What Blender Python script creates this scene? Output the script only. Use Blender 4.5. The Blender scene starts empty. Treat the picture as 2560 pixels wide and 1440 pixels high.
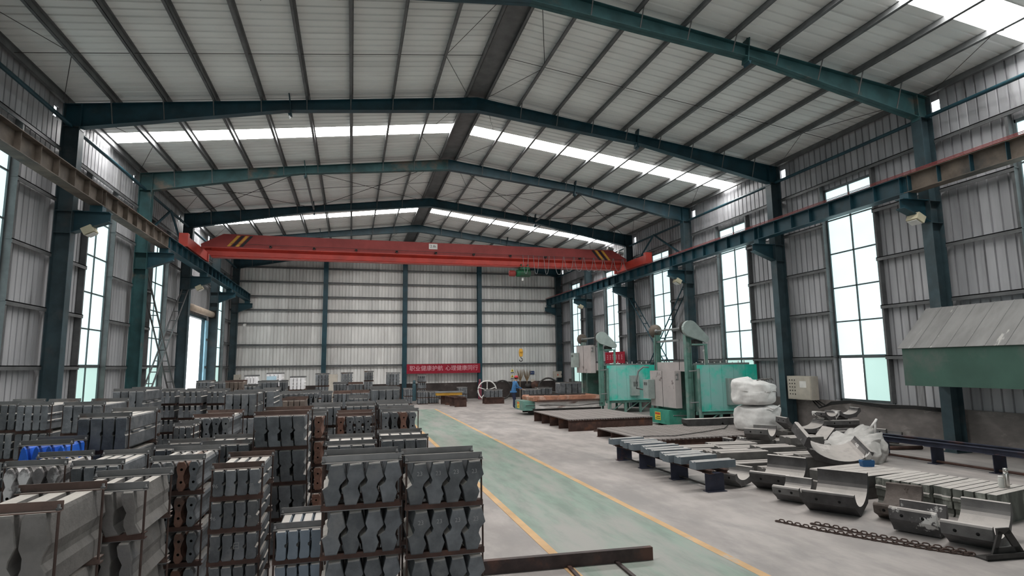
import bpy, bmesh, math, random
from mathutils import Vector, Matrix, Euler, noise
random.seed(7)
S = bpy.context.scene
COL = S.collection
PI = math.pi

# ------------------------------------------------------------------ camera
CAM_LOC = (-3.801, 0.0, 2.383)
F_PX, YAW, PITCH, ROLL = 1464.9, 0.267, 0.130, -0.013
cam_d = bpy.data.cameras.new('camera')
cam = bpy.data.objects.new('camera', cam_d)
COL.objects.link(cam)
cam_d.sensor_fit = 'HORIZONTAL'
cam_d.sensor_width = 36.0
cam_d.lens = 36.0 * F_PX / 2560.0
cam_d.clip_start = 0.05
cam_d.clip_end = 400
_fw = Vector((math.sin(YAW) * math.cos(PITCH), math.cos(YAW) * math.cos(PITCH), math.sin(PITCH)))
_rt = Vector((math.cos(YAW), -math.sin(YAW), 0))
_up = _rt.cross(_fw)
_c, _s = math.cos(ROLL), math.sin(ROLL)
_r2 = _rt * _c + _up * _s
_u2 = -_rt * _s + _up * _c
_m = Matrix.Identity(4)
for i in range(3):
    _m[i][0], _m[i][1], _m[i][2], _m[i][3] = _r2[i], _u2[i], -_fw[i], CAM_LOC[i]
cam.matrix_world = _m
S.camera = cam

# ------------------------------------------------------------------ light
SKYLIGHT_STRENGTH = 25.0     # translucent roof sheets with the bright overcast sky behind them
PANE_STRENGTH = 1.18         # frosted wall panes lit from outside
w = bpy.data.worlds.new('overcast_sky')
S.world = w
w.use_nodes = True
bg = w.node_tree.nodes['Background']
bg.inputs[0].default_value = (0.93, 0.97, 1.0, 1)
bg.inputs[1].default_value = 3.0
S.cycles.max_bounces = 6
S.cycles.diffuse_bounces = 3
S.cycles.glossy_bounces = 2
S.view_settings.view_transform = 'Standard'
S.view_settings.look = 'None'
S.view_settings.exposure = 0.0
S.view_settings.gamma = 1.0
S.view_settings.use_curve_mapping = False

# ------------------------------------------------------------------ materials
def _n(t, kind, **kw):
    n = t.nodes.new(kind)
    for k, v in kw.items():
        setattr(n, k, v)
    return n
def _mixc(t, fac, a, b):
    m = _n(t, 'ShaderNodeMix', data_type='RGBA')
    for val, idx in ((fac, 0), (a, 6), (b, 7)):
        if isinstance(val, (int, float)): m.inputs[idx].default_value = val
        elif isinstance(val, tuple): m.inputs[idx].default_value = (*val[:3], 1)
        else: t.links.new(val, m.inputs[idx])
    return m.outputs[2]
def _map(t, v, a, b, c=0.0, d=1.0):
    m = _n(t, 'ShaderNodeMapRange', interpolation_type='SMOOTHSTEP')
    t.links.new(v, m.inputs[0])
    for i, x in enumerate((a, b, c, d)): m.inputs[i + 1].default_value = x
    return m.outputs[0]
def _noise(t, co, scale, detail=4, rough=.6):
    n = _n(t, 'ShaderNodeTexNoise')
    n.inputs['Scale'].default_value = scale
    n.inputs['Detail'].default_value = detail
    n.inputs['Roughness'].default_value = rough
    t.links.new(co, n.inputs['Vector'])
    return n.outputs[0]
def _mul(t, a, b):
    m = _n(t, 'ShaderNodeMath', operation='MULTIPLY')
    for i, v in enumerate((a, b)):
        if isinstance(v, (int, float)): m.inputs[i].default_value = v
        else: t.links.new(v, m.inputs[i])
    return m.outputs[0]
MATS = {}
def M(name, base, rough=.6, metal=0.0, var=.12, scale=3.0, rnd=.0, col2=None, c2scale=1.5, c2lo=.55, c2hi=.7,
      dust=None, dust_amt=.9, stretch=(1, 1, 1), bump=0.0, bscale=40.0, spec=.3, shift=True):
    """painted, cast or dusty surface: noise-varied base, optional second colour in patches, optional settled dust on top faces"""
    m = bpy.data.materials.new(name)
    m.use_nodes = True
    t = m.node_tree
    bs = t.nodes['Principled BSDF']
    tc = _n(t, 'ShaderNodeTexCoord')
    oi = _n(t, 'ShaderNodeObjectInfo')
    mp = _n(t, 'ShaderNodeMapping')
    mp.inputs['Scale'].default_value = stretch
    t.links.new(tc.outputs['Object'], mp.inputs['Vector'])
    off = _n(t, 'ShaderNodeVectorMath', operation='SCALE')
    off.inputs[0].default_value = (37.0, 53.0, 71.0)
    t.links.new(oi.outputs['Random'], off.inputs['Scale'])
    if shift: t.links.new(off.outputs[0], mp.inputs['Location'])
    co = mp.outputs[0]
    lo = tuple(c * (1 - var) for c in base)
    hi = tuple(min(1, c * (1 + var)) for c in base)
    col = _mixc(t, _map(t, _noise(t, co, scale), .3, .7), lo, hi)
    if col2 is not None:
        col = _mixc(t, _map(t, _noise(t, co, c2scale, 6, .65), c2lo, c2hi), col, col2)
    if rnd:
        hs = _n(t, 'ShaderNodeHueSaturation')
        t.links.new(col, hs.inputs['Color'])
        mr = _n(t, 'ShaderNodeMapRange')
        t.links.new(oi.outputs['Random'], mr.inputs[0])
        mr.inputs[3].default_value = 1 - rnd
        mr.inputs[4].default_value = 1 + rnd
        t.links.new(mr.outputs[0], hs.inputs['Value'])
        col = hs.outputs[0]
    if dust is not None:
        ge = _n(t, 'ShaderNodeNewGeometry')
        sp = _n(t, 'ShaderNodeSeparateXYZ')
        t.links.new(ge.outputs['True Normal'], sp.inputs[0])
        up = _map(t, sp.outputs['Z'], .45, .85, 0, dust_amt)
        gr = _map(t, _noise(t, co, 5.0, 5), .25, .55, .75, 1.0)
        col = _mixc(t, _mul(t, up, gr), col, dust)
    t.links.new(col, bs.inputs['Base Color'])
    bs.inputs['Roughness'].default_value = rough
    bs.inputs['Metallic'].default_value = metal
    bs.inputs['Specular IOR Level'].default_value = spec
    if bump:
        b = _n(t, 'ShaderNodeBump')
        b.inputs['Strength'].default_value = bump
        b.inputs['Distance'].default_value = .02
        t.links.new(_noise(t, co, bscale, 5), b.inputs['Height'])
        t.links.new(b.outputs[0], bs.inputs['Normal'])
    MATS[name] = m
    return m
def EM(name, color, strength, var=0.0, scale=.6, lower=None):
    """a translucent sheet or pane lit by the sky behind it"""
    m = bpy.data.materials.new(name)
    m.use_nodes = True
    t = m.node_tree
    bs = t.nodes['Principled BSDF']
    bs.inputs['Base Color'].default_value = (*[c * .5 for c in color], 1)
    bs.inputs['Roughness'].default_value = .35
    if var:
        tc = _n(t, 'ShaderNodeTexCoord')
        c = _mixc(t, _map(t, _noise(t, tc.outputs['Object'], scale, 3), .3, .7), tuple(x * (1 - var) for x in color), color)
        t.links.new(c, bs.inputs['Emission Color'])
    else:
        bs.inputs['Emission Color'].default_value = (*color, 1)
    bs.inputs['Emission Strength'].default_value = strength
    MATS[name] = m
    return m

DUST = (.62, .57, .52)
TEAL = (.012, .050, .068)
M('frame_teal', TEAL, .45, 0, .25, 2, col2=(.05, .075, .075), c2scale=1.2, c2lo=.58, c2hi=.8, spec=.4)
M('frame_teal_rusty', (.03, .085, .09), .55, 0, .25, 2, col2=(.15, .115, .09), c2scale=.8, c2lo=.54, c2hi=.70)
M('column_teal', (.040, .068, .080), .5, 0, .25, 2, col2=(.085, .09, .092), c2scale=1.2, c2lo=.5, c2hi=.75, spec=.4)
M('runway_brown', (.13, .105, .085), .65, 0, .25, 3, col2=(.05, .05, .048), c2scale=.9, c2lo=.5, c2hi=.75)
M('galvanised', (.12, .12, .12), .45, .2, .2, 3)
M('purlin_grey', (.13, .133, .135), .5, .2, .18, 2.5)
M('roof_sheet', (.76, .77, .75), .42, 0, .07, 1.2, rnd=.06, stretch=(.25, 1, 1), spec=.4)
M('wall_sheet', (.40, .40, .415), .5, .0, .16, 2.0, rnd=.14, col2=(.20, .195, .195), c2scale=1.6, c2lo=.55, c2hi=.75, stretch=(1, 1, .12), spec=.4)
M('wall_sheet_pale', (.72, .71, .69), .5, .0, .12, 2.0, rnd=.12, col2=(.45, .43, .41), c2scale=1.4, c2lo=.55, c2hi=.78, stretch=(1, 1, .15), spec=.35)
M('dado_plaster', (.20, .18, .17), .85, 0, .2, 1.4, col2=(.36, .33, .31), c2scale=.9, c2lo=.56, c2hi=.72, stretch=(1, 1, 2), bump=.2)
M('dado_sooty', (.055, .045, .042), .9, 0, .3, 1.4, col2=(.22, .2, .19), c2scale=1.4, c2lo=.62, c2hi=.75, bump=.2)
M('concrete_floor', (.37, .335, .318), .6, 0, .17, 2.2, col2=(.27, .25, .24), c2scale=.8, c2lo=.46, c2hi=.70, stretch=(1, .45, 1), bump=.05, bscale=18, spec=.35)
M('lane_green', (.215, .285, .235), .5, 0, .18, 2.4, col2=(.33, .325, .30), c2scale=.8, c2lo=.42, c2hi=.66, stretch=(1.6, .35, 1), spec=.4)
M('line_yellow', (.58, .37, .19), .6, 0, .12, 1.5, col2=(.45, .40, .34), c2scale=1.8, c2lo=.57, c2hi=.68)
M('window_metal', (.10, .12, .125), .5, .3, .15, 3)
EM('pane_frosted', (.74, .98, 1.0), PANE_STRENGTH, .10, .5)
EM('pane_frosted_low', (.60, .86, .80), PANE_STRENGTH * .72, .10, .5)
EM('skylight_sheet', (1.0, .99, .97), SKYLIGHT_STRENGTH)
M('crane_red', (.46, .050, .035), .45, 0, .18, 1.2, col2=(.24, .05, .045), c2scale=.8, c2lo=.5, c2hi=.75, spec=.4)
M('crane_red_dull', (.27, .045, .042), .55, 0, .15, 1.2)
M('rail_steel', (.10, .065, .058), .5, .3, .2, 4)
M('cable_black', (.02, .02, .02), .6)
M('yellow_paint', (.60, .33, .05), .5, 0, .15, 4, col2=(.2, .14, .08), c2lo=.6, c2hi=.7)
M('black_paint', (.015, .015, .016), .5)
M('white_paint', (.72, .70, .67), .5, 0, .08, 3)
M('grey_metal', (.24, .25, .25), .45, .2, .12, 3)
M('dark_metal', (.045, .042, .040), .55, .2, .25, 4)
M('hot_rust', (.075, .042, .034), .75, 0, .3, 4, col2=(.14, .06, .035), c2scale=2, c2lo=.55, c2hi=.7)
M('angle_steel', (.17, .168, .168), .5, .3, .2, 3, rnd=.2, col2=(.13, .085, .065), c2scale=1.1, c2lo=.58, c2hi=.72, dust=(.4, .37, .34), dust_amt=.55)
M('angle_rusty', (.14, .09, .075), .7, 0, .25, 4, rnd=.2, col2=(.06, .045, .04), c2scale=2, c2lo=.5, c2hi=.7, dust=(.4, .36, .33), dust_amt=.5)
M('rod_rust', (.07, .045, .038), .7, .1, .25, 8)

# ------------------------------------------------------------------ mesh helpers
class MB:
    """collects shapes and links them as ONE mesh object"""
    def __init__(self): self.v, self.f, self.sm = [], [], []
    def add(self, vs, fs, smooth=False):
        o = len(self.v)
        self.v += [tuple(p) for p in vs]
        self.f += [tuple(i + o for i in f) for f in fs]
        self.sm += [smooth] * len(fs)
        return self
    def box(self, c, s, rot=None):
        x, y, z = s[0] / 2, s[1] / 2, s[2] / 2
        vs = [Vector((a * x, b * y, d * z)) for a in (-1, 1) for b in (-1, 1) for d in (-1, 1)]
        if rot is not None:
            R = rot if isinstance(rot, Matrix) else Euler(rot).to_matrix()
            vs = [R @ p for p in vs]
        c = Vector(c)
        return self.add([p + c for p in vs], [(0, 1, 3, 2), (4, 6, 7, 5), (0, 4, 5, 1), (2, 3, 7, 6), (0, 2, 6, 4), (1, 5, 7, 3)])
    def bx(self, x0, x1, y0, y1, z0, z1):
        return self.box(((x0 + x1) / 2, (y0 + y1) / 2, (z0 + z1) / 2), (x1 - x0, y1 - y0, z1 - z0))
    def prism(self, poly, y0, y1, axis='y', bevel=0.0):
        """poly is a CCW outline in (x,z) pulled along y (axis 'y'), in (y,z) along x ('x') or in (x,y) along z ('z'); concave allowed"""
        n = len(poly)
        def p3(a, b, d):
            return (a, d, b) if axis == 'y' else ((d, a, b) if axis == 'x' else (a, b, d))
        vs = [p3(a, b, y0) for a, b in poly] + [p3(a, b, y1) for a, b in poly]
        fs = [(i, (i + 1) % n, n + (i + 1) % n, n + i) for i in range(n)]
        fs += [tuple(range(n - 1, -1, -1)), tuple(range(n, 2 * n))]
        return self.add(vs, fs)
    def tube(self, a, b, r, r2=None, seg=8, caps=True):
        a, b = Vector(a), Vector(b)
        r2 = r if r2 is None else r2
        d = (b - a)
        if d.length < 1e-6: return self
        q = d.to_track_quat('Z', 'Y')
        vs = []
        for P, R in ((a, r), (b, r2)):
            for i in range(seg):
                t = 2 * PI * i / seg
                vs.append(P + q @ Vector((R * math.cos(t), R * math.sin(t), 0)))
        fs = [(i, (i + 1) % seg, seg + (i + 1) % seg, seg + i) for i in range(seg)]
        self.add(vs, fs, True)
        if caps:
            self.add(vs, [tuple(range(seg - 1, -1, -1)), tuple(range(seg, 2 * seg))])
        return self
    def path(self, pts, r, seg=6):
        pts = [Vector(p) for p in pts]
        rings = []
        up = Vector((0, 0, 1))
        for i, p in enumerate(pts):
            d = (pts[min(i + 1, len(pts) - 1)] - pts[max(i - 1, 0)]).normalized()
            u = d.cross(up)
            if u.length < .05: u = d.cross(Vector((1, 0, 0)))
            u.normalize(); v = u.cross(d)
            rings.append([p + (u * math.cos(2 * PI * k / seg) + v * math.sin(2 * PI * k / seg)) * r for k in range(seg)])
        vs = [q for R in rings for q in R]
        fs = []
        for i in range(len(rings) - 1):
            for k in range(seg):
                a, b = i * seg + k, i * seg + (k + 1) % seg
                fs.append((a, b, b + seg, a + seg))
        fs += [tuple(range(seg - 1, -1, -1)), tuple(range((len(rings) - 1) * seg, len(rings) * seg))]
        return self.add(vs, fs, True)
    def lathe(self, prof, c=(0, 0, 0), seg=16, axis='z'):
        vs = []
        for r, h in prof:
            for k in range(seg):
                t = 2 * PI * k / seg
                p = (r * math.cos(t), r * math.sin(t), h)
                if axis == 'x': p = (h, p[0], p[1])
                elif axis == 'y': p = (p[0], h, p[1])
                vs.append((p[0] + c[0], p[1] + c[1], p[2] + c[2]))
        fs = []
        for i in range(len(prof) - 1):
            for k in range(seg):
                a, b = i * seg + k, i * seg + (k + 1) % seg
                fs.append((a, b, b + seg, a + seg))
        if prof[0][0] > 1e-5: fs.append(tuple(range(seg - 1, -1, -1)))
        if prof[-1][0] > 1e-5: fs.append(tuple(range((len(prof) - 1) * seg, len(prof) * seg)))
        return self.add(vs, fs, True)
    def mesh(self, name, mat=None):
        me = bpy.data.meshes.new(name)
        me.from_pydata(self.v, [], self.f)
        me.polygons.foreach_set('use_smooth', self.sm)
        bm = bmesh.new(); bm.from_mesh(me)
        bmesh.ops.recalc_face_normals(bm, faces=bm.faces)
        bm.to_mesh(me); bm.free()
        if mat: me.materials.append(MATS[mat])
        return me
    def obj(self, name, mat, parent=None, loc=(0, 0, 0), rz=0.0, rot=None):
        return put(name, self.mesh(name, mat), parent, loc, rz, rot)
def put(name, me, parent=None, loc=(0, 0, 0), rz=0.0, rot=None):
    o = bpy.data.objects.new(name, me)
    COL.objects.link(o)
    o.location = loc
    o.rotation_euler = rot if rot is not None else (0, 0, rz)
    if parent is not None: o.parent = parent
    return o
def empty(name, loc=(0, 0, 0), rz=0.0, parent=None):
    o = put(name, None, parent, loc, rz)
    o.empty_display_size = .2
    return o
def tag(o, label=None, cat=None, group=None, kind=None):
    if label: o['label'] = label
    if cat: o['category'] = cat
    if group: o['group'] = group
    if kind: o['kind'] = kind
    return o
def copy_tree(o, parent=None):
    c = o.copy(); COL.objects.link(c); c.parent = parent
    for ch in list(o.children): copy_tree(ch, c)
    return c
def box_obj(name, mat, parent, x0, x1, y0, y1, z0, z1):
    """a box whose origin is its centre"""
    m = MB().box((0, 0, 0), (x1 - x0, y1 - y0, z1 - z0))
    return m.obj(name, mat, parent, ((x0 + x1) / 2, (y0 + y1) / 2, (z0 + z1) / 2))
def setmat(o, mat):
    o.data.materials.clear(); o.data.materials.append(MATS[mat]); return o

# ================================================================== THE HALL
BAY = 6.0
FY = [-6.03 + BAY * i for i in range(9)]          # portal frames; the last stands at the gable wall
Y_END = FY[-1]
XK, XW = 11.10, 11.68                             # inner flange of the columns, inner face of the cladding
def z_rafter(x): return 11.08 - .128 * abs(x)     # top of the rafters
def z_roof(x): return 11.30 - .128 * abs(x)       # underside of the roof sheets
SILL, HEAD = 1.12, 8.10

# ---- floor
fl = MB().bx(-16, 16, FY[0] - 3, Y_END + 3, -.3, 0).obj('floor', 'concrete_floor')
tag(fl, 'grey dusty concrete floor of the hall', 'floor', kind='structure')
def strip(name, mat, x0, x1, y0, y1, z):
    return MB().bx(x0, x1, y0, y1, 0, z).obj(name, mat, fl)
strip('green_lane', 'lane_green', -1.22, .66, FY[0], 33.0, .003)
strip('yellow_line', 'line_yellow', -1.34, -1.22, FY[0], 33.0, .005)
strip('yellow_line', 'line_yellow', .66, .78, FY[0], 33.0, .005)

# ---- cladding sheets (ribbed, one object per sheet, meshes shared)
_sheet = {}
def ribbed(w, h, mat, ribs):
    key = (round(w, 3), round(h, 3), mat, ribs)
    if key not in _sheet:
        prof, p = [], w / ribs
        for i in range(ribs):
            u = i * p
            prof += [(u, 0), (u + p - .052, 0), (u + p - .044, .045), (u + p - .008, .045)]
        prof.append((w, 0))
        b = MB()
        vs = [(u, d, 0) for u, d in prof] + [(u, d, h) for u, d in prof]
        n = len(prof)
        b.add(vs, [(i, i + 1, n + i + 1, n + i) for i in range(n - 1)])
        b.add([(0, .06, 0), (w, .06, 0), (w, .06, h), (0, .06, h)], [(0, 3, 2, 1)])   # outer skin
        me = bpy.data.meshes.new('cladding_sheet')
        me.from_pydata(b.v, [], b.f)
        me.materials.append(MATS[mat])
        _sheet[key] = me
    return _sheet[key]
def cladding(parent, side, a0, a1, z0, z1, mat, sheet_w=1.0, name='cladding_sheet'):
    """sheets along a wall; side 'L','R' run along y, 'B' (far gable) and 'F' run along x. Ribs face into the hall."""
    n = max(1, round((a1 - a0) / sheet_w)); w_ = (a1 - a0) / n
    for i in range(n):
        a = a0 + i * w_
        me = ribbed(w_, z1 - z0, mat, max(1, round(w_ / .25)))
        if side == 'R': put(name, me, parent, (XW, a + w_, z0), -PI / 2)
        elif side == 'L': put(name, me, parent, (-XW, a, z0), PI / 2)
        elif side == 'B': put(name, me, parent, (a, Y_END + .42, z0), 0)
        else: put(name, me, parent, (a + w_, FY[0] - .05, z0), PI)

# ---- windows: frame, mullion, transoms and panes, each pane its own
ROWS = [SILL, 2.50, 3.64, 4.76, 5.91, 7.05, HEAD]
_win_n = [0]
def window(side, yc, w_=1.94, low_open=False, low_mat='pane_frosted_low', dented=False):
    _win_n[0] += 1
    s = 1 if side == 'R' else -1
    x = s * (XW + .03)
    root = empty('window_%d' % _win_n[0], (x, yc, 0))
    where = {'R': 'green furnace side wall', 'L': 'wall beside the stacked bars'}[side]
    tag(root, kind='structure')
    f = MB()
    for yy in (-w_ / 2, w_ / 2): f.bx(-.05, .05, yy - .035, yy + .035, SILL - .04, HEAD + .04)
    f.bx(-.04, .04, -.022, .022, SILL, HEAD)
    for z in (SILL, HEAD): f.bx(-.05, .05, -w_ / 2, w_ / 2, z - .04, z + .04)
    f.bx(-.05, .05, -w_ / 2, w_ / 2, ROWS[1] - .05, ROWS[1] + .05)
    for z in ROWS[2:-1]: f.bx(-.04, .04, -w_ / 2, w_ / 2, z - .022, z + .022)
    f.obj('window_frame', 'window_metal', root)
    for i in range(len(ROWS) - 1):
        for j, (ya, yb) in enumerate(((-w_ / 2 + .03, -.02), (.02, w_ / 2 - .03))):
            if low_open and i == 0 and j == 1: continue
            MB().bx(-.008, .008, ya, yb, ROWS[i] + .02, ROWS[i + 1] - .02).obj('pane', low_mat if i == 0 else 'pane_frosted', root)
    return root

# ---- side walls: plastered dado, ribbed sheets, girts
GIRT = [2.50, 4.0, 5.45, 6.95, 8.35]
DOOR = (31.55, 35.45, 5.05)
def side_wall(side):
    s = 1 if side == 'R' else -1
    nm = 'wall_right' if side == 'R' else 'wall_left'
    b = MB()
    spans = [(FY[0], Y_END + .5)] if side == 'R' else [(FY[0], DOOR[0]), (DOOR[1], Y_END + .5)]
    for a0, a1 in spans:
        b.bx(*sorted((s * (XW - .05), s * (XW + .16))), a0, a1, -.05, SILL - .05)
    wall = b.obj(nm, 'dado_plaster')
    tag(wall, 'ribbed grey metal side wall above a plastered concrete dado', 'wall', kind='structure')
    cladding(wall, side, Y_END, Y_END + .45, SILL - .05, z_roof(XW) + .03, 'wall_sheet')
    for i in range(len(FY) - 1):
        y0, y1 = FY[i], FY[i + 1]
        c = (y0 + y1) / 2
        is_door = side == 'L' and abs(c - 32.97) < .1
        zt = z_roof(XW) + .03
        low = SILL - .05
        if is_door:
            cladding(wall, side, y0, DOOR[0], low, zt, 'wall_sheet')
            cladding(wall, side, DOOR[1], y1, low, 9.15, 'wall_sheet')
            cladding(wall, side, DOOR[0], DOOR[1], DOOR[2], zt, 'wall_sheet')
        else:
            hw = .97
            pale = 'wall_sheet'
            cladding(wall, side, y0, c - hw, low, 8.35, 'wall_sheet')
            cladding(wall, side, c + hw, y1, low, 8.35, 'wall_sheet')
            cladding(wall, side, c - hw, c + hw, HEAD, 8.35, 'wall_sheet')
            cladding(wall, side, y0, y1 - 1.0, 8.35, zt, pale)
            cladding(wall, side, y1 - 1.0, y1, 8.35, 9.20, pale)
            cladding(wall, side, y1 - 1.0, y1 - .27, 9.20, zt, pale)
            cladding(wall, side, y1 - .27, y1, 9.52, zt, pale)       # leaves the eave gap that shows daylight beside each column
            window(side, c, low_open=(side == 'R' and abs(c - 14.97) < .1))
        for z in GIRT:
            segs = [(y0 + .16, c - .98), (c + .98, y1 - .16)] if z < 8.2 else [(y0 + .16, y1 - .16)]
            if is_door: segs = [(y0 + .16, DOOR[0]), (DOOR[1], y1 - .16)] if z < 5.3 else [(y0 + .16, y1 - .16)]
            for a0, a1 in segs:
                g = MB().bx(-.08, .08, 0, a1 - a0, -.012, .012).bx(*sorted((-s * .08, -s * .062)), 0, a1 - a0, -.10, .012)
                g.obj('girt', 'purlin_grey', wall, (s * (XW - .12), a0, z))
        # window posts
        if not is_door:
            for yy in (c - 1.03, c + 1.03):
                MB().bx(-.08, .08, -.035, .035, 0, 8.35 - SILL).obj('window_post', 'purlin_grey', wall, (s * (XW - .10), yy, SILL))
    return wall
wall_r = side_wall('R')
wall_l = side_wall('L')

# ---- far gable wall
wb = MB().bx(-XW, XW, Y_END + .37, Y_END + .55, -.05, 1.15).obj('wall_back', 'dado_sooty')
tag(wb, 'tall ribbed metal gable wall above a soot-blackened dado', 'wall', kind='structure')
GX = [-XW, -5.62, -.22, 5.18, XW]
for a0, a1 in zip(GX[:-1], GX[1:]):
    n = round((a1 - a0) / .9); w_ = (a1 - a0) / n
    for i in range(n):
        a = a0 + i * w_
        zt = min(z_roof(a), z_roof(a + w_)) + .05
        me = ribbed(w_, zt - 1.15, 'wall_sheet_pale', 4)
        put('cladding_sheet', me, wb, (a, Y_END + .42, 1.15))
for z in (2.50, 3.93, 5.37, 6.29, 7.21, 8.2, 9.19, 10.1):
    for a0, a1 in zip(GX[:-1], GX[1:]):
        if z > 9.9 and a1 > 10: continue
        if z > 9.9 and a0 < -10: continue
        g = MB().bx(0, a1 - a0 - .02, -.08, .08, -.012, .012).bx(0, a1 - a0 - .02, -.08, -.062, -.11, .012)
        g.obj('girt', 'purlin_grey', wb, (a0 + .01, Y_END + .30, z))
for gx in GX[1:-1]:
    c = MB()
    for yy in (-.16, .16): c.bx(-.15, .15, yy - .01, yy + .01, 0, z_rafter(gx) - .4)
    c.bx(-.01, .01, -.16, .16, 0, z_rafter(gx) - .4)
    c.obj('gable_post', 'frame_teal', wb, (gx, Y_END + .02, 0))

# ---- near gable wall behind the camera, closing the hall
FD = (-7.2, -.8, 5.0)                              # assumed open doorway, added to light the casting fronts
wf = MB().bx(-XW, FD[0], FY[0] - .2, FY[0] - .05, -.05, 1.15).bx(FD[1], XW, FY[0] - .2, FY[0] - .05, -.05, 1.15).obj('wall_front', 'dado_plaster')
tag(wf, 'ribbed metal gable wall behind the viewer', 'wall', kind='structure')
cladding(wf, 'F', -XW, FD[0], 1.15, 9.8, 'wall_sheet_pale')
cladding(wf, 'F', FD[1], XW, 1.15, 9.8, 'wall_sheet_pale')
cladding(wf, 'F', FD[0], FD[1], FD[2], 9.8, 'wall_sheet_pale')
df = MB()
for xx in FD[:2]: df.bx(xx - .1, xx + .1, -.15, .1, 0, FD[2])
df.bx(FD[0], FD[1], -.15, .1, FD[2], FD[2] + .15)
df = df.obj('door_2', 'frame_teal', None, (0, FY[0], 0))
tag(df, 'open vehicle doorway in the gable behind the viewer', 'door', kind='structure')

# ---- portal frames
def ibeam_profile_rafter(b, s, yc):
    """tapered rafter of one slope: web and two flanges, haunch deep at the knee"""
    pts = [(0.0, 10.64), (5.9, 10.02), (11.12, 8.98)]
    tops = [(0.0, z_rafter(0)), (5.9, z_rafter(5.9)), (11.5, z_rafter(11.5))]
    web = [(s * x, z) for x, z in pts] + [(s * x, z) for x, z in ((11.5, 8.98),)] + [(s * x, z) for x, z in reversed(tops)]
    b.prism(web, yc - .007, yc + .007)
    for P in (pts, tops):
        for (xa, za), (xb, zb) in zip(P[:-1], P[1:]):
            t = .016 if P is pts else -.016
            q = [(s * xa, za), (s * xb, zb), (s * xb, zb + t), (s * xa, za + t)]
            b.prism(q, yc - .12, yc + .12)
FRAME_NAME = {3: 'nearest frame, with the peeling rusty beam', 4: 'second frame from the viewer', 5: 'third frame from the viewer',
              6: 'fourth frame from the viewer', 7: 'fifth frame, behind the red crane', 8: 'end frame against the gable wall'}
for i, y in enumerate(FY):
    root = empty('portal_frame', (0, y, 0))
    tag(root, 'teal steel portal frame, ' + FRAME_NAME.get(i, 'standing out of view behind the viewer'), 'steel frame', kind='structure')
    for s in (-1, 1):
        rusty = (i == 3 and s == 1) or (i == 5 and s == -1)
        c = MB()
        c.bx(*sorted((s * XK, s * (XK + .016))), -.15, .15, 0, 8.98)
        c.bx(*sorted((s * (XK + .40), s * (XK + .416))), -.15, .15, 0, z_rafter(11.5))
        c.bx(*sorted((s * (XK + .016), s * (XK + .40))), -.008, .008, 0, 8.98)
        c.bx(*sorted((s * (XK - .05), s * (XK + .46))), -.2, .2, 0, .025)
        for z in (6.02, 6.62, 8.98):
            c.bx(*sorted((s * XK, s * (XK + .41))), -.145, .145, z - .008, z + .008)
        c.obj('column', 'frame_teal_rusty' if rusty and i == 5 else 'column_teal', root)
        r = MB()
        ibeam_profile_rafter(r, s, 0)
        # bolted splice and knee plates
        r.box((s * 5.75, 0, 10.27), (.03, .26, .72), (0, s * .127, 0))
        r.bx(*sorted((s * (XK - .012), s * (XK + .012))), -.12, .12, 8.9, 9.66)
        r.obj('rafter', 'frame_teal_rusty' if rusty else 'frame_teal', root)
        k = MB()
        k.prism([(s * 5.72, 10.62), (s * 5.80, 10.62), (s * 5.76, 10.74)], -.12, .12)
        k.prism([(s * 5.72, 9.94), (s * 5.80, 9.94), (s * 5.76, 9.84)], -.12, .12)
        k.obj('splice_rib', 'frame_teal', root)
        # bracket that carries the crane runway
        h = MB()
        xa, xb = s * XK, s * (XK - .86)
        h.prism([(xa, 6.05), (xa, 6.62), (xb, 6.62), (xb, 6.38)], -.01, .01)
        h.bx(*sorted((xa, xb)), -.13, .13, 6.62, 6.64)
        d = math.atan2(.33, .86)
        h.box(((xa + xb) / 2, 0, 6.215), (.92, .26, .018), (0, s * d, 0))
        h.bx(*sorted((s * (10.56 - .15), s * (10.56 + .15))), -.13, .13, 6.64, 6.80)
        h.obj('crane_bracket', 'frame_teal', root)
        # flange braces from the purlins down to the rafter's lower flange
        if i >= 2:
            for p in range(8):
                xp = 1.45 + 1.27 * p
                zb = 10.64 - (xp / 5.9) * .62 if xp < 5.9 else 10.02 - (xp - 5.9) / 5.22 * 1.04
                MB().tube((s * xp, .0, z_roof(xp) - .10), (s * xp, -.30 if i < 8 else .1, zb), .0, .0) if False else None
                MB().tube((s * xp, -.36, z_roof(xp) - .12), (s * xp, -.12, zb + .01), .017, seg=5).obj('flange_brace', 'galvanised', root)

# ---- roof: sheets, skylight sheets, purlins, sag rods, ridge plate
xe = XW + .05
ceil_ = MB().bx(-.34, .34, FY[0], Y_END + .4, 11.19, 11.205).obj('ceiling', 'purlin_grey')
tag(ceil_, 'pitched metal roof seen from below with purlins and skylight strips', 'roof', kind='structure')
SKY_BAYS = (2, 4, 6)
slope = math.atan(.128)
_roofme = {}
def roof_sheet(w_, mat, ribs):
    key = (round(w_, 3), mat)
    if key not in _roofme:
        L = xe / math.cos(slope)
        prof, p = [], w_ / ribs
        for i in range(ribs):
            u = i * p
            prof += [(u, 0), (u + p * .7, 0), (u + p * .76, .03), (u + p * .94, .03)]
        prof.append((w_, 0))
        vs = [(0, u, h) for u, h in prof] + [(L, u, h) for u, h in prof]
        n = len(prof)
        fs = [(i, i + 1, n + i + 1, n + i) for i in range(n - 1)]
        me = bpy.data.meshes.new('roof_sheet')
        me.from_pydata(vs, [], fs)
        me.materials.append(MATS[mat])
        _roofme[key] = me
    return _roofme[key]
W1 = 6.0 / 7
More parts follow.
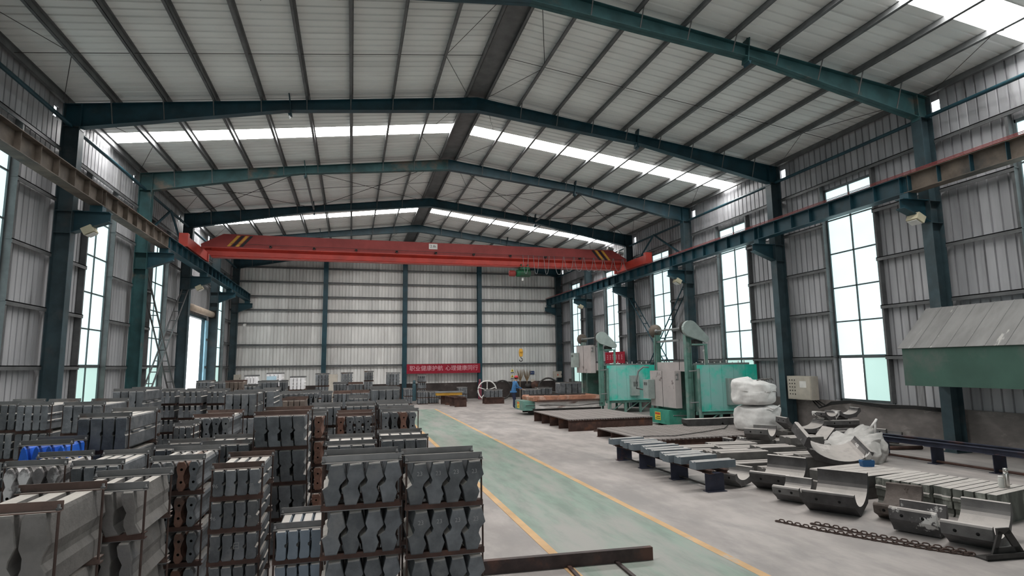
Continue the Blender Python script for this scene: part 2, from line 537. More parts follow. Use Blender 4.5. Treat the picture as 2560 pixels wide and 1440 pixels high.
for i in range(len(FY) - 1):
    for k in range(7):
        y = FY[i] + k * W1
        sky = i in SKY_BAYS and k == 3
        if i == 2 and k == 3: sky = True
        me = roof_sheet(W1, 'skylight_sheet' if sky else 'roof_sheet', 3)
        for s in (1, -1):
            o = put('skylight_sheet' if sky else 'roof_sheet', me, ceil_, (0, y, 11.30), 0, (0, slope, 0) if s == 1 else (0, -slope, 0))
            if s == -1: o.scale = (-1, 1, 1)
for s in (1, -1):                        # eave closers up to the gable
    me = roof_sheet(.42, 'roof_sheet', 2)
    o = put('roof_sheet', me, ceil_, (0, Y_END, 11.30), 0, (0, s * slope, 0))
    if s == -1: o.scale = (-1, 1, 1)
PURL = [.36] + [1.45 + 1.27 * p for p in range(8)] + [11.5]
def purlin(L):
    b = MB()
    b.bx(-.008, .008, 0, L, -.20, 0).bx(-.008, .06, 0, L, -.012, 0).bx(-.06, .008, 0, L, -.20, -.188).bx(-.068, -.056, 0, L, -.20, -.18)
    return b.mesh('purlin', 'purlin_grey')
pm = purlin(BAY - .02)
for i in range(len(FY) - 1):
    for x in PURL:
        for s in (1, -1):
            put('purlin', pm, ceil_, (s * x, FY[i] + .01, z_roof(x) - .005), 0, (0, s * slope, 0))
rod = MB()
for i in range(2, len(FY) - 1):          # sag rods between purlins, at mid bay
    yc = (FY[i] + FY[i + 1]) / 2 + .3
    for s in (1, -1):
        for a, b_ in zip(PURL[:-1], PURL[1:]):
            if i in SKY_BAYS: continue
            MB().tube((s * a, yc, z_roof(a) - .15), (s * b_, yc, z_roof(b_) - .15), .009, seg=4).obj('sag_rod', 'dark_metal', ceil_)
        for (a, b_) in ((PURL[0], PURL[1]), (PURL[-2], PURL[-1])):
            for y0, sg in ((FY[i] + .2, 1), (FY[i + 1] - .2, -1)):
                MB().tube((s * (a if a < 5 else b_), y0, z_roof(a if a < 5 else b_) - .16), (s * (b_ if a < 5 else a), yc, z_roof(b_ if a < 5 else a) - .16), .009, seg=4).obj('sag_rod', 'dark_metal', ceil_)
# cross bracing rods of the roof in the braced bay
y0, y1 = FY[5], FY[6]
for s in (1, -1):
    for xa, xb in ((.4, 5.7), (5.8, 11.0)):
        for A, B_ in ((xa, xb), (xb, xa)):
            MB().tube((s * A, y0 + .15, z_rafter(A) - .12), (s * B_, y1 - .15, z_rafter(B_) - .12), .012, seg=5).obj('brace_rod', 'dark_metal', ceil_)
    MB().tube((s * 5.76, y0, z_rafter(5.76) - .2), (s * 5.76, y1, z_rafter(5.76) - .2), .05, seg=8).obj('strut_pipe', 'purlin_grey', ceil_)
# eave strut pipes between the column heads
for s in (1, -1):
    for i in range(2, len(FY) - 1):
        MB().tube((s * 11.3, FY[i] + .16, 8.98), (s * 11.3, FY[i + 1] - .16, 8.98), .055, seg=8).obj('eave_strut', 'frame_teal', ceil_)

# ---- crane runway, one built-up beam per bay
for s in (1, -1):
    side = 'right' if s > 0 else 'left'
    for i in range(1, len(FY) - 1):
        y0, y1 = FY[i], FY[i + 1] - (0 if i < 7 else -.3)
        L = y1 - y0 - .01
        brown = (s == 1 and i in (1, 2)) or (s == -1 and i in (2, 3, 4))
        b = MB()
        b.bx(-.16, .16, 0, L, 6.80, 6.82).bx(-.16, .16, 0, L, 7.26, 7.28).bx(-.006, .006, 0, L, 6.82, 7.26)
        root = b.obj('runway_beam', 'runway_brown' if brown else 'frame_teal', None, (s * 10.56, y0, 0))
        tag(root, 'steel crane runway beam along the %s wall, bay %d from the gable' % (side, 8 - i), 'steel beam', kind='structure')
        for k in range(8):
            yy = .12 + k * (L - .24) / 7
            MB().bx(*sorted((-s * .006, -s * .13)), yy - .006, yy + .006, 6.82, 7.26).obj('stiffener', 'runway_brown' if brown and s == -1 else 'frame_teal', root)
        MB().bx(-.035, .035, 0, L, 7.28, 7.34).obj('crane_rail', 'rail_steel', root)
        if s == 1:
            for kk in range(3):
                MB().bx(-.02, .0, 0, L, 7.285 + .03 * kk, 7.297 + .03 * kk).obj('conductor_bar', 'crane_red_dull', root, (-.15, 0, 0))
    # vertical cross bracing between columns in the braced bay, laced double angles
    y0, y1 = FY[5] + .15, FY[6] - .15
    for n_, (ya, za, yb, zb) in enumerate(((y0, .3, y1, 6.0), (y1, .3, y0, 6.0))):
        br = empty('column_brace', (s * 11.28, 0, 0))
        tag(br, 'laced ladder-like diagonal brace rising %s along the %s wall' % ('away from the viewer' if n_ == 0 else 'toward the viewer', side), 'brace', kind='structure')
        xo = .13 if True else 0
        d = Vector((0, yb - ya, zb - za)).normalized()
        for q in (-1, 1):
            MB().tube((q * xo, ya, za), (q * xo, yb, zb), .035, seg=4).obj('chord', 'frame_teal' if s > 0 else 'purlin_grey', br)
        for k in range(13):
            t = (k + .5) / 13
            p = (0, ya + (yb - ya) * t, za + (zb - za) * t)
            MB().tube((-xo, p[1], p[2]), (xo, p[1], p[2]), .018, seg=4).obj('rung', 'frame_teal' if s > 0 else 'purlin_grey', br)
    # upper knee of the brace above the runway
    br = empty('column_brace', (s * 11.28, 0, 0))
    tag(br, 'short inverted V brace above the runway on the %s wall' % side, 'brace', kind='structure')
    ym = (FY[5] + FY[6]) / 2
    for ya in (y0, y1):
        MB().tube((0, ya, 7.35), (0, ym, 9.0), .05, seg=6).obj('chord', 'frame_teal', br)

# ================================================================== BUNDLED CASTINGS ON THE LEFT
M('cast_tan', (.19, .178, .168), .7, .05, .25, 4, rnd=.15, col2=(.125, .125, .13), c2scale=2.0, c2lo=.5, c2hi=.7, dust=DUST, dust_amt=.95, bump=.35, bscale=26)
M('cast_dark', (.135, .143, .153), .62, .15, .28, 5, rnd=.28, col2=(.20, .195, .19), c2scale=2.5, c2lo=.5, c2hi=.75, dust=DUST, dust_amt=.95, bump=.35, bscale=26)
M('cast_rust', (.18, .095, .07), .8, 0, .25, 5, rnd=.2, col2=(.08, .06, .055), c2scale=3, c2lo=.5, c2hi=.7, dust=DUST, bump=.35, bscale=26)
M('cast_brown', (.16, .125, .105), .75, 0, .2, 5, rnd=.2, dust=DUST, bump=.2)
M('cast_frost', (.16, .15, .15), .8, 0, .3, 6, rnd=.2, col2=(.62, .60, .60), c2scale=4, c2lo=.48, c2hi=.6, dust=DUST, bump=.4)
M('cast_blue', (.020, .13, .62), .5, 0, .2, 4, rnd=.15, dust=(.55, .52, .50), dust_amt=.9)
M('cast_slate', (.20, .24, .285), .55, 0, .15, 4, rnd=.12, dust=DUST)
M('cast_white', (.78, .76, .77), .6, 0, .08, 5, rnd=.06, dust=(.85, .83, .8))
M('hole_black', (.006, .006, .006), .9)
M('chalk', (.30, .30, .30), .9)
def sect(kind, w_, h):
    """outline (x, z) of one casting's end, CCW"""
    if kind == 'plain':
        c = .016
        return [(c, 0), (w_ - c, 0), (w_ - .004, c), (w_ - .004, h * .42), (w_ - .018, h * .46), (w_ - .018, h * .54), (w_ - .004, h * .58), (w_ - .006, h - c), (w_ - c, h), (c, h),
                (.004, h - c), (.012, h * .62), (.012, h * .36), (.004, c)]
    if kind == 'lug':
        c = .016; a = w_ * .84
        return [(c, 0), (a - c, 0), (a, c), (a, h * .30), (a + .018, h * .33), (a + .018, h * .37), (a, h * .40), (a, h * .58), (a + .018, h * .61), (a + .018, h * .65), (a, h * .68), (a, h - c), (a - c, h), (c, h), (0, h - c), (0, c)]
    if kind == 'hole':
        a = w_ * .86
        return [(.03, 0), (a - .035, 0), (a - .012, .03), (a - .004, h * .2), (a - .024, h * .34), (a - .03, h * .5), (a - .016, h * .68), (a, h * .8), (a - .012, h - .03), (a - .035, h), (.022, h), (.004, h - .03),
                (.0, h * .72), (.016, h * .5), (.008, h * .25), (.01, .03)]
    if kind == 'trap':
        a = w_ * .92
        return [(.0, 0), (a, 0), (a - .004, h * .55), (a - .035, h - .03), (a - .055, h), (.05, h), (.03, h - .03), (.004, h * .45)]
    if kind == 'round':
        a = w_ * .9
        return [(.03, 0), (a - .03, 0), (a - .012, h * .3), (a - .03, h * .45), (a - .004, h * .7), (a - .01, h - .05), (a - .035, h - .01), (a * .5, h), (.035, h - .01), (.01, h - .05), (.004, h * .7), (.03, h * .45), (.012, h * .3)]
    if kind == 'comb':
        a = w_ * .97
        return [(0, 0), (a, 0), (a, h * .56), (a * .80, h * .60), (a * .72, h), (a * .12, h), (a * .10, h * .60), (0, h * .56)]
    if kind == 'tilt':
        k = -.10 * h; a = w_ * .93
        f = lambda x, z: (x + k * (z / h) - k * .5, z)
        return [f(.012, 0), f(a, 0), f(a, h * .16), f(a - .03, h * .18), f(a - .03, h * .42), f(a - .01, h * .45), f(a + .008, h * .52), f(a - .012, h * .6), f(a, h * .66), f(a, h - .012), f(a - .014, h), f(.012, h), f(0, h - .014), f(0, h * .6), f(.02, h * .52), f(0, h * .45), f(0, .012)]
    if kind == 'zig':
        P = [(28, 0), (112, 0), (138, 80), (120, 135), (130, 172), (172, 226), (144, 350), (58, 344), (36, 250), (52, 205), (40, 172), (0, 140), (12, 95)]
        return [(x / 137 * w_ - .10 * w_, z / 350 * h) for x, z in P]
    if kind == 'hook':
        P = [(80, 0), (205, 8), (150, 78), (142, 150), (152, 190), (112, 318), (20, 318), (0, 298), (18, 230), (62, 165), (40, 112), (42, 66)]
        return [(x / 190 * w_ * .98, z / 318 * h) for x, z in P]
    if kind == 'block':
        P = [(8, 0), (92, 0), (92, 26), (76, 36), (78, 44), (97, 60), (82, 94), (76, 100), (12, 100), (3, 96), (0, 58), (14, 46), (14, 32), (2, 20)]
        return [(x / 98 * w_ * .97, z / 100 * h) for x, z in P]
_bar = {}
def bar_mesh(kind, w_, h, L, mat):
    key = (kind, round(w_, 3), round(h, 3), L, mat)
    if key in _bar: return _bar[key]
    out = sect(kind, w_, h)
    n = len(out)
    bm = bmesh.new()
    e = .008                                                   # rounded arrises at both ends
    cx = sum(p[0] for p in out) / n; cz = sum(p[1] for p in out) / n
    def ring(y, sc):
        return [bm.verts.new((cx + (x - cx) * sc, y, cz + (z - cz) * sc)) for x, z in out]
    rs = [ring(0, .94), ring(e, 1.0), ring(L - e, 1.0), ring(L, .94)]
    for a, b in zip(rs[:-1], rs[1:]):
        for i in range(n):
            bm.faces.new((a[i], a[(i + 1) % n], b[(i + 1) % n], b[i]))
    bm.faces.new(rs[-1])
    holes = {'hole': [(w_ * .43, h * .30), (w_ * .43, h * .72)], 'trap': [(w_ * .55, h * .42)], 'round': [(w_ * .45, h * .12)]}.get(kind, [])
    if holes:
        edges = [bm.edges.get((rs[0][i], rs[0][(i + 1) % n])) for i in range(n)]
        for hx, hz in holes:
            r = .014
            c1 = [bm.verts.new((hx + r * math.cos(2 * PI * k / 8), 0, hz + r * math.sin(2 * PI * k / 8))) for k in range(8)]
            c2 = [bm.verts.new((v.co.x, .05, v.co.z)) for v in c1]
            for k in range(8):
                bm.faces.new((c1[k], c1[(k + 1) % 8], c2[(k + 1) % 8], c2[k])).material_index = 1
                edges.append(bm.edges.get((c1[k], c1[(k + 1) % 8])))
            bm.faces.new(c2).material_index = 1
        bmesh.ops.triangle_fill(bm, use_beauty=True, use_dissolve=False, edges=edges)
    else:
        bm.faces.new(list(reversed(rs[0])))
    if kind in ('plain', 'lug', 'tilt'):                       # cast lugs along the flank
        for zz in ((.5,) if kind != 'lug' else (.35, .63)):
            for ya in (L * .18, L * .58):
                m = bmesh.ops.create_cube(bm, size=1.0)['verts']
                wf = w_ - .018 if kind == 'plain' else (w_ * .84 if kind == 'lug' else w_ * .93 - .008)
                for v in m:
                    v.co = Vector((wf + .008 + v.co.x * .034, ya + L * .11 + v.co.y * L * .22, h * zz + v.co.z * .024))
    bmesh.ops.recalc_face_normals(bm, faces=bm.faces)
    me = bpy.data.meshes.new('casting')
    bm.to_mesh(me); bm.free()
    me.materials.append(MATS[mat]); me.materials.append(MATS['hole_black'])
    _bar[key] = me
    return me
_ang = {}
def angle_mesh(L, leg=.058, flip=1):
    """L-section strap lying across the bars: flat flange toward the front, upright leg behind it"""
    k = ('a', round(L, 2), leg)
    if k not in _ang:
        t = .006
        b = MB().prism([(-leg, 0), (0, 0), (0, leg), (-t, leg), (-t, t), (-leg, t)], -L / 2, L / 2, axis='x')
        _ang[k] = {m: b.mesh('top_angle', m) for m in ('angle_steel', 'angle_rusty')}
    return _ang[k]
def flat_mesh(L, hgt, kind='c'):
    k = (kind, round(L, 2), hgt)
    if k not in _ang:
        if kind == 'c':
            t = .007; d = .035
            b = MB().prism([(-d, 0), (d, 0), (d, t), (-d + t, t), (-d + t, hgt - t), (d, hgt - t), (d, hgt), (-d, hgt)], -L / 2, L / 2, axis='x')
        else:
            b = MB().bx(-L / 2, L / 2, -.03, .03, 0, hgt)
        _ang[k] = {m: b.mesh('bottom_channel', m) for m in ('angle_steel', 'angle_rusty', 'hot_rust')}
    return _ang[k]
_rod = {}
def rod_mesh(h):
    k = round(h, 3)
    if k not in _rod:
        b = MB().tube((0, 0, 0), (0, 0, h), .0085, seg=6, caps=True)
        _rod[k] = b.mesh('tie_rod', 'rod_rust')
    return _rod[k]
_nut = MB().lathe([(.016, 0), (.016, .014), (.009, .014), (.009, .034)], seg=6).mesh('nut', 'galvanised')
FIN = {'d': 'cast_dark', 'w': 'cast_frost', 'b': 'cast_blue', 's': 'cast_slate', 'r': 'cast_brown', 'W': 'cast_white', 'T': 'cast_tan'}
RUSTY = {'v': (0,), 'w': (2,), 'o': (2,), 'u': (2,)}
CH = .046
TIERS = ['topmost', 'second down', 'third down', 'fourth down', 'fifth down', 'sixth down']
def bundle(sid, x, y, z0, w_, h, kind, n, L, fin, top, near, rust_strap, mid):
    """one strapped bundle: castings on two channels, two straps over them and tie rods at the strap ends"""
    root = empty('casting_bundle', (x, y, z0))
    cw = w_ / n
    for i in range(n):
        mat = FIN[fin]
        if i in RUSTY.get(sid, ()): mat = 'cast_rust'
        if fin == 'b' and not top: mat = 'cast_dark'
        o = put('casting', bar_mesh(kind, cw, h, L, mat), root, (-w_ / 2 + i * cw, random.uniform(-.012, .012), CH))
        if sid == 't2' and top in (1, 2):
            c = text_mesh('23', .05, 'chalk'); put('chalk_mark', c, o, (cw * .60, -.0105, h * .74), 0, (PI / 2, 0, 0))
        if sid == 'p' and top in (1, 2) and i in (0, 3):
            c = text_mesh('96' if i == 0 else 'm', .05, 'chalk'); put('chalk_mark', c, o, (cw * .28, -.0105, h * .42), 0, (PI / 2, 0, 0))
        if sid == 'p' and top == 3 and i == 2:
            c = text_mesh('\u65e5', .07, 'chalk'); put('chalk_mark', c, o, (cw * .28, -.0105, h * .55), 0, (PI / 2, 0, 0))
    SL = w_ + (.05 if near else .03)
    sm = 'angle_rusty' if rust_strap else 'angle_steel'
    yf, yb = .085, L - .10
    for yy in (yf, yb):
        put('bottom_channel', flat_mesh(SL, CH)['hot_rust' if (yy == yf and mid) else 'angle_rusty'], root, (0, yy, 0))
        if top == 1:
            a = put('top_angle', angle_mesh(SL)[sm], root, (0, yy, CH + h))
        else:
            a = put('top_strap', flat_mesh(SL, .008, 'f')[sm], root, (0, yy, CH + h))
        if near:
            for s in (-1, 1):
                put('tie_rod', rod_mesh(h + .018), root, (s * (SL / 2 - .012), yy - .03, CH - .015))
                if top == 1: put('nut', _nut, a, (s * (SL / 2 - .014), -.03, .006))
    return root
_txt = {}
def text_mesh(s, size, mat, depth=.0006):
    k = (s, size, mat)
    if k not in _txt:
        cu = bpy.data.curves.new('lettering', 'FONT')
        cu.body = s; cu.size = size; cu.extrude = depth; cu.align_x = 'CENTER'; cu.align_y = 'CENTER'; cu.resolution_u = 2
        ob = bpy.data.objects.new('lettering', cu)
        COL.objects.link(ob)
        bpy.context.view_layer.update()
        me = bpy.data.meshes.new_from_object(ob.evaluated_get(bpy.context.evaluated_depsgraph_get()))
        bpy.data.objects.remove(ob)
        me.name = 'lettering'
        me.materials.clear(); me.materials.append(MATS[mat])
        _txt[k] = me
    return _txt[k]

STACKS = [   # id, x centre, y of the front, width, top z, tiers, section, bars, length, finish, description
    ('a', -5.755, 4.257, 0.49, 1.543, 3, 'block', 3, 0.85, 'T', 'bundle of thick blocky castings in the near left corner'),
    ('b', -5.585, 5.161, 0.55, 1.479, 4, 'hook', 4, 0.85, 'T', 'bundle of hook-sectioned castings behind the thick blocky ones'),
    ('c', -6.185, 6.737, 0.41, 1.457, 4, 'plain', 4, 0.95, 'd', 'bundle of pale-topped bars beside the white-frosted round castings'),
    ('d', -6.715, 6.775, 0.47, 1.478, 4, 'round', 4, 0.8, 'w', 'bundle of white-frosted rounded castings before the blue ones'),
    ('e', -7.075, 7.803, 0.47, 1.564, 4, 'trap', 4, 0.55, 'b', 'bundle of bright blue painted castings'),
    ('f', -6.77, 8.525, 0.54, 1.799, 4, 'plain', 4, 1.25, 'd', 'bundle of wide plain bars standing proud behind the blue castings'),
    ('g', -8.805, 11.482, 0.45, 1.825, 4, 'lug', 4, 1.2, 'd', 'bundle of ribbed bars under the tall left window'),
    ('h', -9.335, 11.625, 0.45, 1.838, 4, 'lug', 4, 1.0, 'd', 'bundle of ribbed bars at the left picture edge under the window'),
    ('i', -7.77, 10.569, 0.52, 1.85, 4, 'plain', 4, 1.2, 'd', 'bundle of plain bars between the window stack and the proud wide stack'),
    ('j', -8.01, 13.233, 0.54, 1.963, 4, 'plain', 4, 1.2, 'd', 'bundle of dark bars just below the left window sill, beside the notched stacks'),
    ('k1', -7.835, 14.973, 0.43, 1.881, 6, 'comb', 4, 0.8, 'd', 'bundle of notched comb-topped bars, leftmost of three notched stacks'),
    ('k2', -7.28, 14.822, 0.46, 1.874, 6, 'comb', 4, 0.8, 'd', 'bundle of notched comb-topped bars, middle of three notched stacks'),
    ('k3', -6.785, 14.898, 0.35, 1.858, 6, 'comb', 3, 0.8, 'd', 'bundle of notched comb-topped bars, rightmost of three notched stacks'),
    ('l', -5.88, 12.662, 0.56, 1.88, 4, 'plain', 4, 1.1, 'd', 'bundle of smooth grey bars right of the notched stacks'),
    ('m', -5.885, 10.291, 0.55, 1.625, 4, 'hole', 4, 1.1, 'd', 'bundle of holed bars in front of the smooth grey stack'),
    ('n', -6.14, 9.639, 0.24, 1.556, 4, 'lug', 3, 0.55, 'd', 'narrow bundle of three small bars before the notched stacks'),
    ('o', -5.535, 6.982, 0.47, 1.435, 4, 'hole', 4, 0.95, 'd', 'bundle of holed bars with a rusty one, behind the hook-sectioned castings'),
    ('p', -4.815, 6.155, 0.41, 1.447, 5, 'plain', 4, 0.95, 'd', 'bundle of chalk-marked narrow bars, tall stack left of the blue-grey bars'),
    ('q1', -5.33, 8.392, 0.56, 1.413, 4, 'plain', 4, 0.9, 'd', 'bundle of pale-topped bars behind the chalk-marked stack'),
    ('q2', -5.925, 8.562, 0.53, 1.37, 4, 'plain', 4, 0.8, 'd', 'bundle of pale-topped bars behind the rusty holed stack'),
    ('r', -4.665, 8.266, 0.63, 1.771, 4, 'tilt', 4, 1.1, 'd', 'bundle of leaning slotted bars standing behind the chalk-marked stack'),
    ('s', -4.23, 5.91, 0.4, 0.918, 3, 'plain', 4, 0.8, 's', 'low bundle of smooth blue-grey bars beside the zigzag castings'),
    ('t1', -3.69, 5.308, 0.62, 1.576, 4, 'zig', 4, 0.6, 'd', 'bundle of zigzag-section castings, stack next to the low blue-grey bars'),
    ('t2', -3.01, 5.122, 0.62, 1.577, 4, 'zig', 4, 0.6, 'd', 'bundle of chalk-numbered zigzag castings beside the yellow lane line'),
    ('u', -4.435, 10.106, 0.47, 1.608, 4, 'hole', 3, 1.0, 'd', 'bundle of holed bars half hidden behind the leaning slotted stack'),
    ('v', -3.715, 10.757, 0.61, 1.531, 4, 'hole', 4, 0.95, 'd', 'bundle of holed bars with a rusty left one, two behind zigzag castings'),
    ('w', -2.965, 10.543, 0.61, 1.597, 4, 'hole', 4, 0.95, 'd', 'bundle of holed bars with a rusty third one beside the lane'),
    ('x', -3.78, 7.971, 0.6, 1.392, 4, 'plain', 4, 0.95, 'd', 'bundle of pale-topped bars directly behind the inner zigzag stack'),
    ('y', -3.105, 7.99, 0.59, 1.429, 4, 'plain', 4, 0.95, 'd', 'bundle of pale-topped bars directly behind the lane-side zigzag stack'),
    ('F2', -5.63, 14.373, 0.36, 1.86, 4, 'lug', 2, 1.1, 'd', 'bundle of two wide lugged bars right of the smooth grey stack'),
    ('F3', -4.96, 13.376, 0.46, 1.692, 4, 'plain', 4, 0.8, 'r', 'bundle of brown rusty bars behind the leaning slotted stack'),
    ('F4', -4.27, 12.364, 0.56, 1.595, 4, 'plain', 4, 0.9, 'd', 'bundle of bars behind the half hidden holed stack'),
    ('F5', -3.6, 12.389, 0.56, 1.596, 4, 'plain', 4, 0.9, 'd', 'bundle of bars behind the holed stack with a rusty left bar'),
    ('F6', -2.93, 12.625, 0.62, 1.602, 4, 'plain', 4, 0.9, 'd', 'bundle of bars behind the lane-side holed stack'),
    ('F7', -5.325, 16.192, 0.49, 1.711, 4, 'comb', 4, 0.9, 'd', 'bundle of notched bars behind the brown rusty stack'),
    ('F8', -4.81, 15.838, 0.44, 1.743, 4, 'hole', 4, 0.9, 'd', 'bundle of small holed bars in the far row behind the brown stack'),
    ('F9', -4.415, 16.155, 0.25, 1.689, 4, 'plain', 3, 0.9, 'd', 'bundle of three bars in the far row beside small holed bars'),
    ('F10', -4.015, 15.835, 0.41, 1.703, 4, 'plain', 4, 0.9, 'd', 'bundle of four bars at the middle of the far row'),
    ('F11', -3.555, 16.127, 0.43, 1.7, 4, 'plain', 4, 0.9, 'd', 'bundle of four bars right of the middle in the far row'),
    ('F12', -3.01, 14.181, 0.64, 1.842, 4, 'plain', 4, 1.2, 'd', 'tall bundle of wide bars at the far lane-side corner of the stacks'),
    ('F13', -3.62, 14.27, 0.42, 1.651, 4, 'plain', 4, 0.9, 'd', 'low bundle of bars beside the tall lane-side corner stack'),
    ('F14', -4.16, 20.563, 0.42, 1.817, 4, 'plain', 4, 0.9, 'd', 'bundle of bars in the farthest dark row, under the beige cabinet'),
    ('F15', -3.65, 20.425, 0.46, 1.81, 4, 'plain', 4, 0.9, 'd', 'bundle of bars in the farthest dark row, right of the beige cabinet'),
    ('F16', -7.37, 20.378, 0.5, 1.952, 4, 'plain', 4, 0.9, 'r', 'bundle of brown bars before the doorway-side white castings'),
    ('F18', -6.25, 19.13, 0.48, 1.948, 4, 'plain', 4, 0.9, 'd', 'bundle of dark bars between the two far white stacks'),
    ('F26', -6.515, 17.959, 0.33, 1.873, 5, 'comb', 3, 0.8, 'd', 'bundle of notched bars in front of the ragged white castings'),
    ('F27', -5.855, 19.652, 0.19, 1.939, 4, 'plain', 2, 0.8, 'd', 'narrow bundle of two bars next to the twin white stack'),
    ('F17', -7.445, 24.041, 0.43, 2.071, 4, 'trap', 4, 0.75, 'W', 'bundle of ragged white castings near the far left column'),
    ('F19', -6.73, 25.091, 0.58, 2.136, 4, 'lug', 4, 0.8, 'W', 'bundle of white and pale blue castings against the gable wall'),
    ('F20', -5.79, 24.122, 0.54, 1.995, 4, 'lug', 4, 0.8, 'W', 'bundle of clean white ribbed castings, the twin white stack'),
    ('F21', -4.995, 26.507, 0.53, 2.073, 4, 'lug', 4, 0.8, 'd', 'bundle of grey ribbed castings left of the beige cabinet'),
    ('F23', -3.98, 27.275, 0.5, 2.082, 4, 'lug', 4, 0.8, 'd', 'bundle of grey ribbed castings right of the beige cabinet'),
    ('F24', -3.005, 28.046, 0.39, 2.13, 5, 'lug', 3, 0.7, 'd', 'narrow tall bundle of grey castings against the gable wall'),
    ('F25', -2.125, 24.676, 0.51, 2.081, 4, 'lug', 4, 0.8, 'd', 'bundle of grey ribbed castings beside the red banner'),
    ('F28', -8.67, 22.304, 0.44, 1.93, 4, 'lug', 4, 0.9, 'd', 'bundle of lugged bars in front of the bright doorway'),
    ('F29', -8.095, 22.152, 0.37, 1.896, 4, 'plain', 3, 0.9, 'd', 'bundle of three bars just right of the bright doorway'),
]
for sid, x, y, w_, zt, tiers, kind, n, L, fin, desc in STACKS:
    pitch = zt / tiers
    h = pitch - CH - .008
    near = y < 13
    rs = sid in ('F3', 'F16', 'a', 'p', 'r', 'v', 'F10', 'F11', 'm', 'F15')
    for k in range(tiers):
        t = tiers - k                                     # 1 is the top
        jx = random.uniform(-.012, .012) if t > 1 else 0
        b = bundle(sid, x + jx, y + random.uniform(-.01, .01), k * pitch, w_, h, kind, n, L, fin, t, near, rs, k > 0)
        d = desc
        if sid == 'e' and t > 1: d = 'bundle of dark castings stacked under the bright blue ones'
        tag(b, '%s, %s' % (d, TIERS[t - 1]), 'metal castings', 'strapped casting bundles stacked in rows')

# ================================================================== OVERHEAD CRANE
YC = 28.7
cr = empty('overhead_crane', (0, YC, 0))
tag(cr, 'red single-girder overhead crane spanning the hall', 'crane')
top = [(-10.42, 7.92), (-9.5, 8.42), (9.6, 8.40), (10.42, 7.95), (10.40, 7.80), (-10.40, 7.80)]
MB().prism(list(reversed(top)), -.24, .24).obj('box_girder', 'crane_red_dull', cr)
g = MB()
g.prism([(-10.36, 7.80), (-10.0, 7.38), (10.1, 7.36), (10.36, 7.80)], -.012, .012)
g.prism([(-.26, 7.80), (.26, 7.80), (.26, 7.76), (-.26, 7.76)], -10.4, 10.4, axis='x')
g.prism([(-.20, 7.76), (-.02, 7.66), (-.02, 7.45), (-.2, 7.39), (.2, 7.39), (.02, 7.45), (.02, 7.66), (.2, 7.76)], -10.0, 10.1, axis='x')
g.obj('lower_girder', 'crane_red', cr)
MB().bx(-10.0, 10.1, -.21, .21, 7.36, 7.385).obj('bottom_flange', 'crane_red', cr)
for s in (-1, 1):
    e = MB().bx(s * 10.56 - .14, s * 10.56 + .14, -2.4, 1.2, 7.38, 7.80)
    e.bx(s * 10.56 - .17, s * 10.56 + .17, -2.45, -2.2, 7.36, 7.92).bx(s * 10.56 - .17, s * 10.56 + .17, 1.1, 1.3, 7.36, 7.92)
    e.obj('end_carriage', 'crane_red', cr)
    for yy in (-2.0, .9):
        MB().lathe([(.13, -.05), (.13, .05)], (s * 10.56, yy, 7.47), 16, 'x').obj('wheel', 'dark_metal', cr)
    for k in range(4):                                   # warning stripes, alternating yellow and black
        q = -s * (9.35 - .18 * k)
        xs = [q, q + .14, q + .14 - s * (-1) * .0, q]
        sh = .42 * s
        MB().prism([(-q, 7.85), (-q + .13, 7.85), (-q + .13 - sh, 8.36), (-q - sh, 8.36)], -.252, -.242).obj('warning_stripe', 'yellow_paint' if k % 2 == 0 else 'black_paint', cr)
pl = MB().bx(-.24, .18, -.262, -.245, 8.08, 8.35).obj('capacity_plate', 'white_paint', cr)
put('lettering', text_mesh('2.8t', .20, 'black_paint'), pl, (-.03, -.264, 8.215), 0, (PI / 2, 0, 0))
for k in range(9):                                       # cable carrier brackets along the girder
    xx = -7.5 + k * 1.9
    MB().bx(xx - .06, xx + .06, -.36, -.24, 7.86, 7.92).bx(xx - .02, xx + .02, -.36, -.33, 7.80, 7.92).obj('cable_bracket', 'dark_metal', cr)
MB().tube((-9.2, -.35, 7.96), (10.2, -.35, 7.90), .008, seg=4).obj('guide_wire', 'dark_metal', cr)
for k in range(11):                                      # festoon loops hung from the wire
    xa = 4.55 + k * .56; xb = xa + (.30 if k < 3 else .52)
    sag = .95 if k < 4 else .85 - .02 * k
    pts = []
    for i in range(13):
        t = i / 12
        pts.append((xa + (xb - xa) * t, -.36, 7.93 - sag * (1 - abs(2 * t - 1) ** 2.6)))
    MB().path(pts, .014, 5).obj('festoon_loop', 'grey_metal', cr)
# hoist trolley under the girder
ho = empty('hoist', (4.6, YC, 0))
tag(ho, 'green electric wire-rope hoist slung under the red girder', 'hoist')
M('hoist_green', (.015, .12, .055), .5, 0, .2, 4, col2=(.05, .07, .05), c2lo=.5, c2hi=.7)
MB().lathe([(.14, -.42), (.19, -.38), (.19, .30), (.14, .34)], (.1, 0, 7.05), 16, 'x').obj('drum', 'hoist_green', ho)
MB().lathe([(.05, -.25), (.15, -.23), (.16, .05), (.10, .10)], (-.45, .0, 7.03), 14, 'x').obj('motor', 'crane_red_dull', ho)
MB().bx(-.15, .35, -.18, .18, 7.22, 7.36).bx(-.1, -.06, -.2, .2, 7.2, 7.5).bx(.26, .3, -.2, .2, 7.2, 7.5).obj('trolley', 'hoist_green', ho)
MB().bx(.42, .62, -.15, .15, 6.95, 7.18).obj('gearbox', 'dark_metal', ho)
for xx in (-.16, -.09):
    MB().tube((xx, 0, 7.0), (xx, 0, 3.1), .007, seg=4).obj('wire_rope', 'dark_metal', ho)
MB().bx(-.02, .06, -.04, .04, 6.66, 6.80).tube((.02, 0, 6.8), (.02, 0, 6.95), .01, seg=5).obj('limit_switch', 'white_paint', ho)
hk = MB()
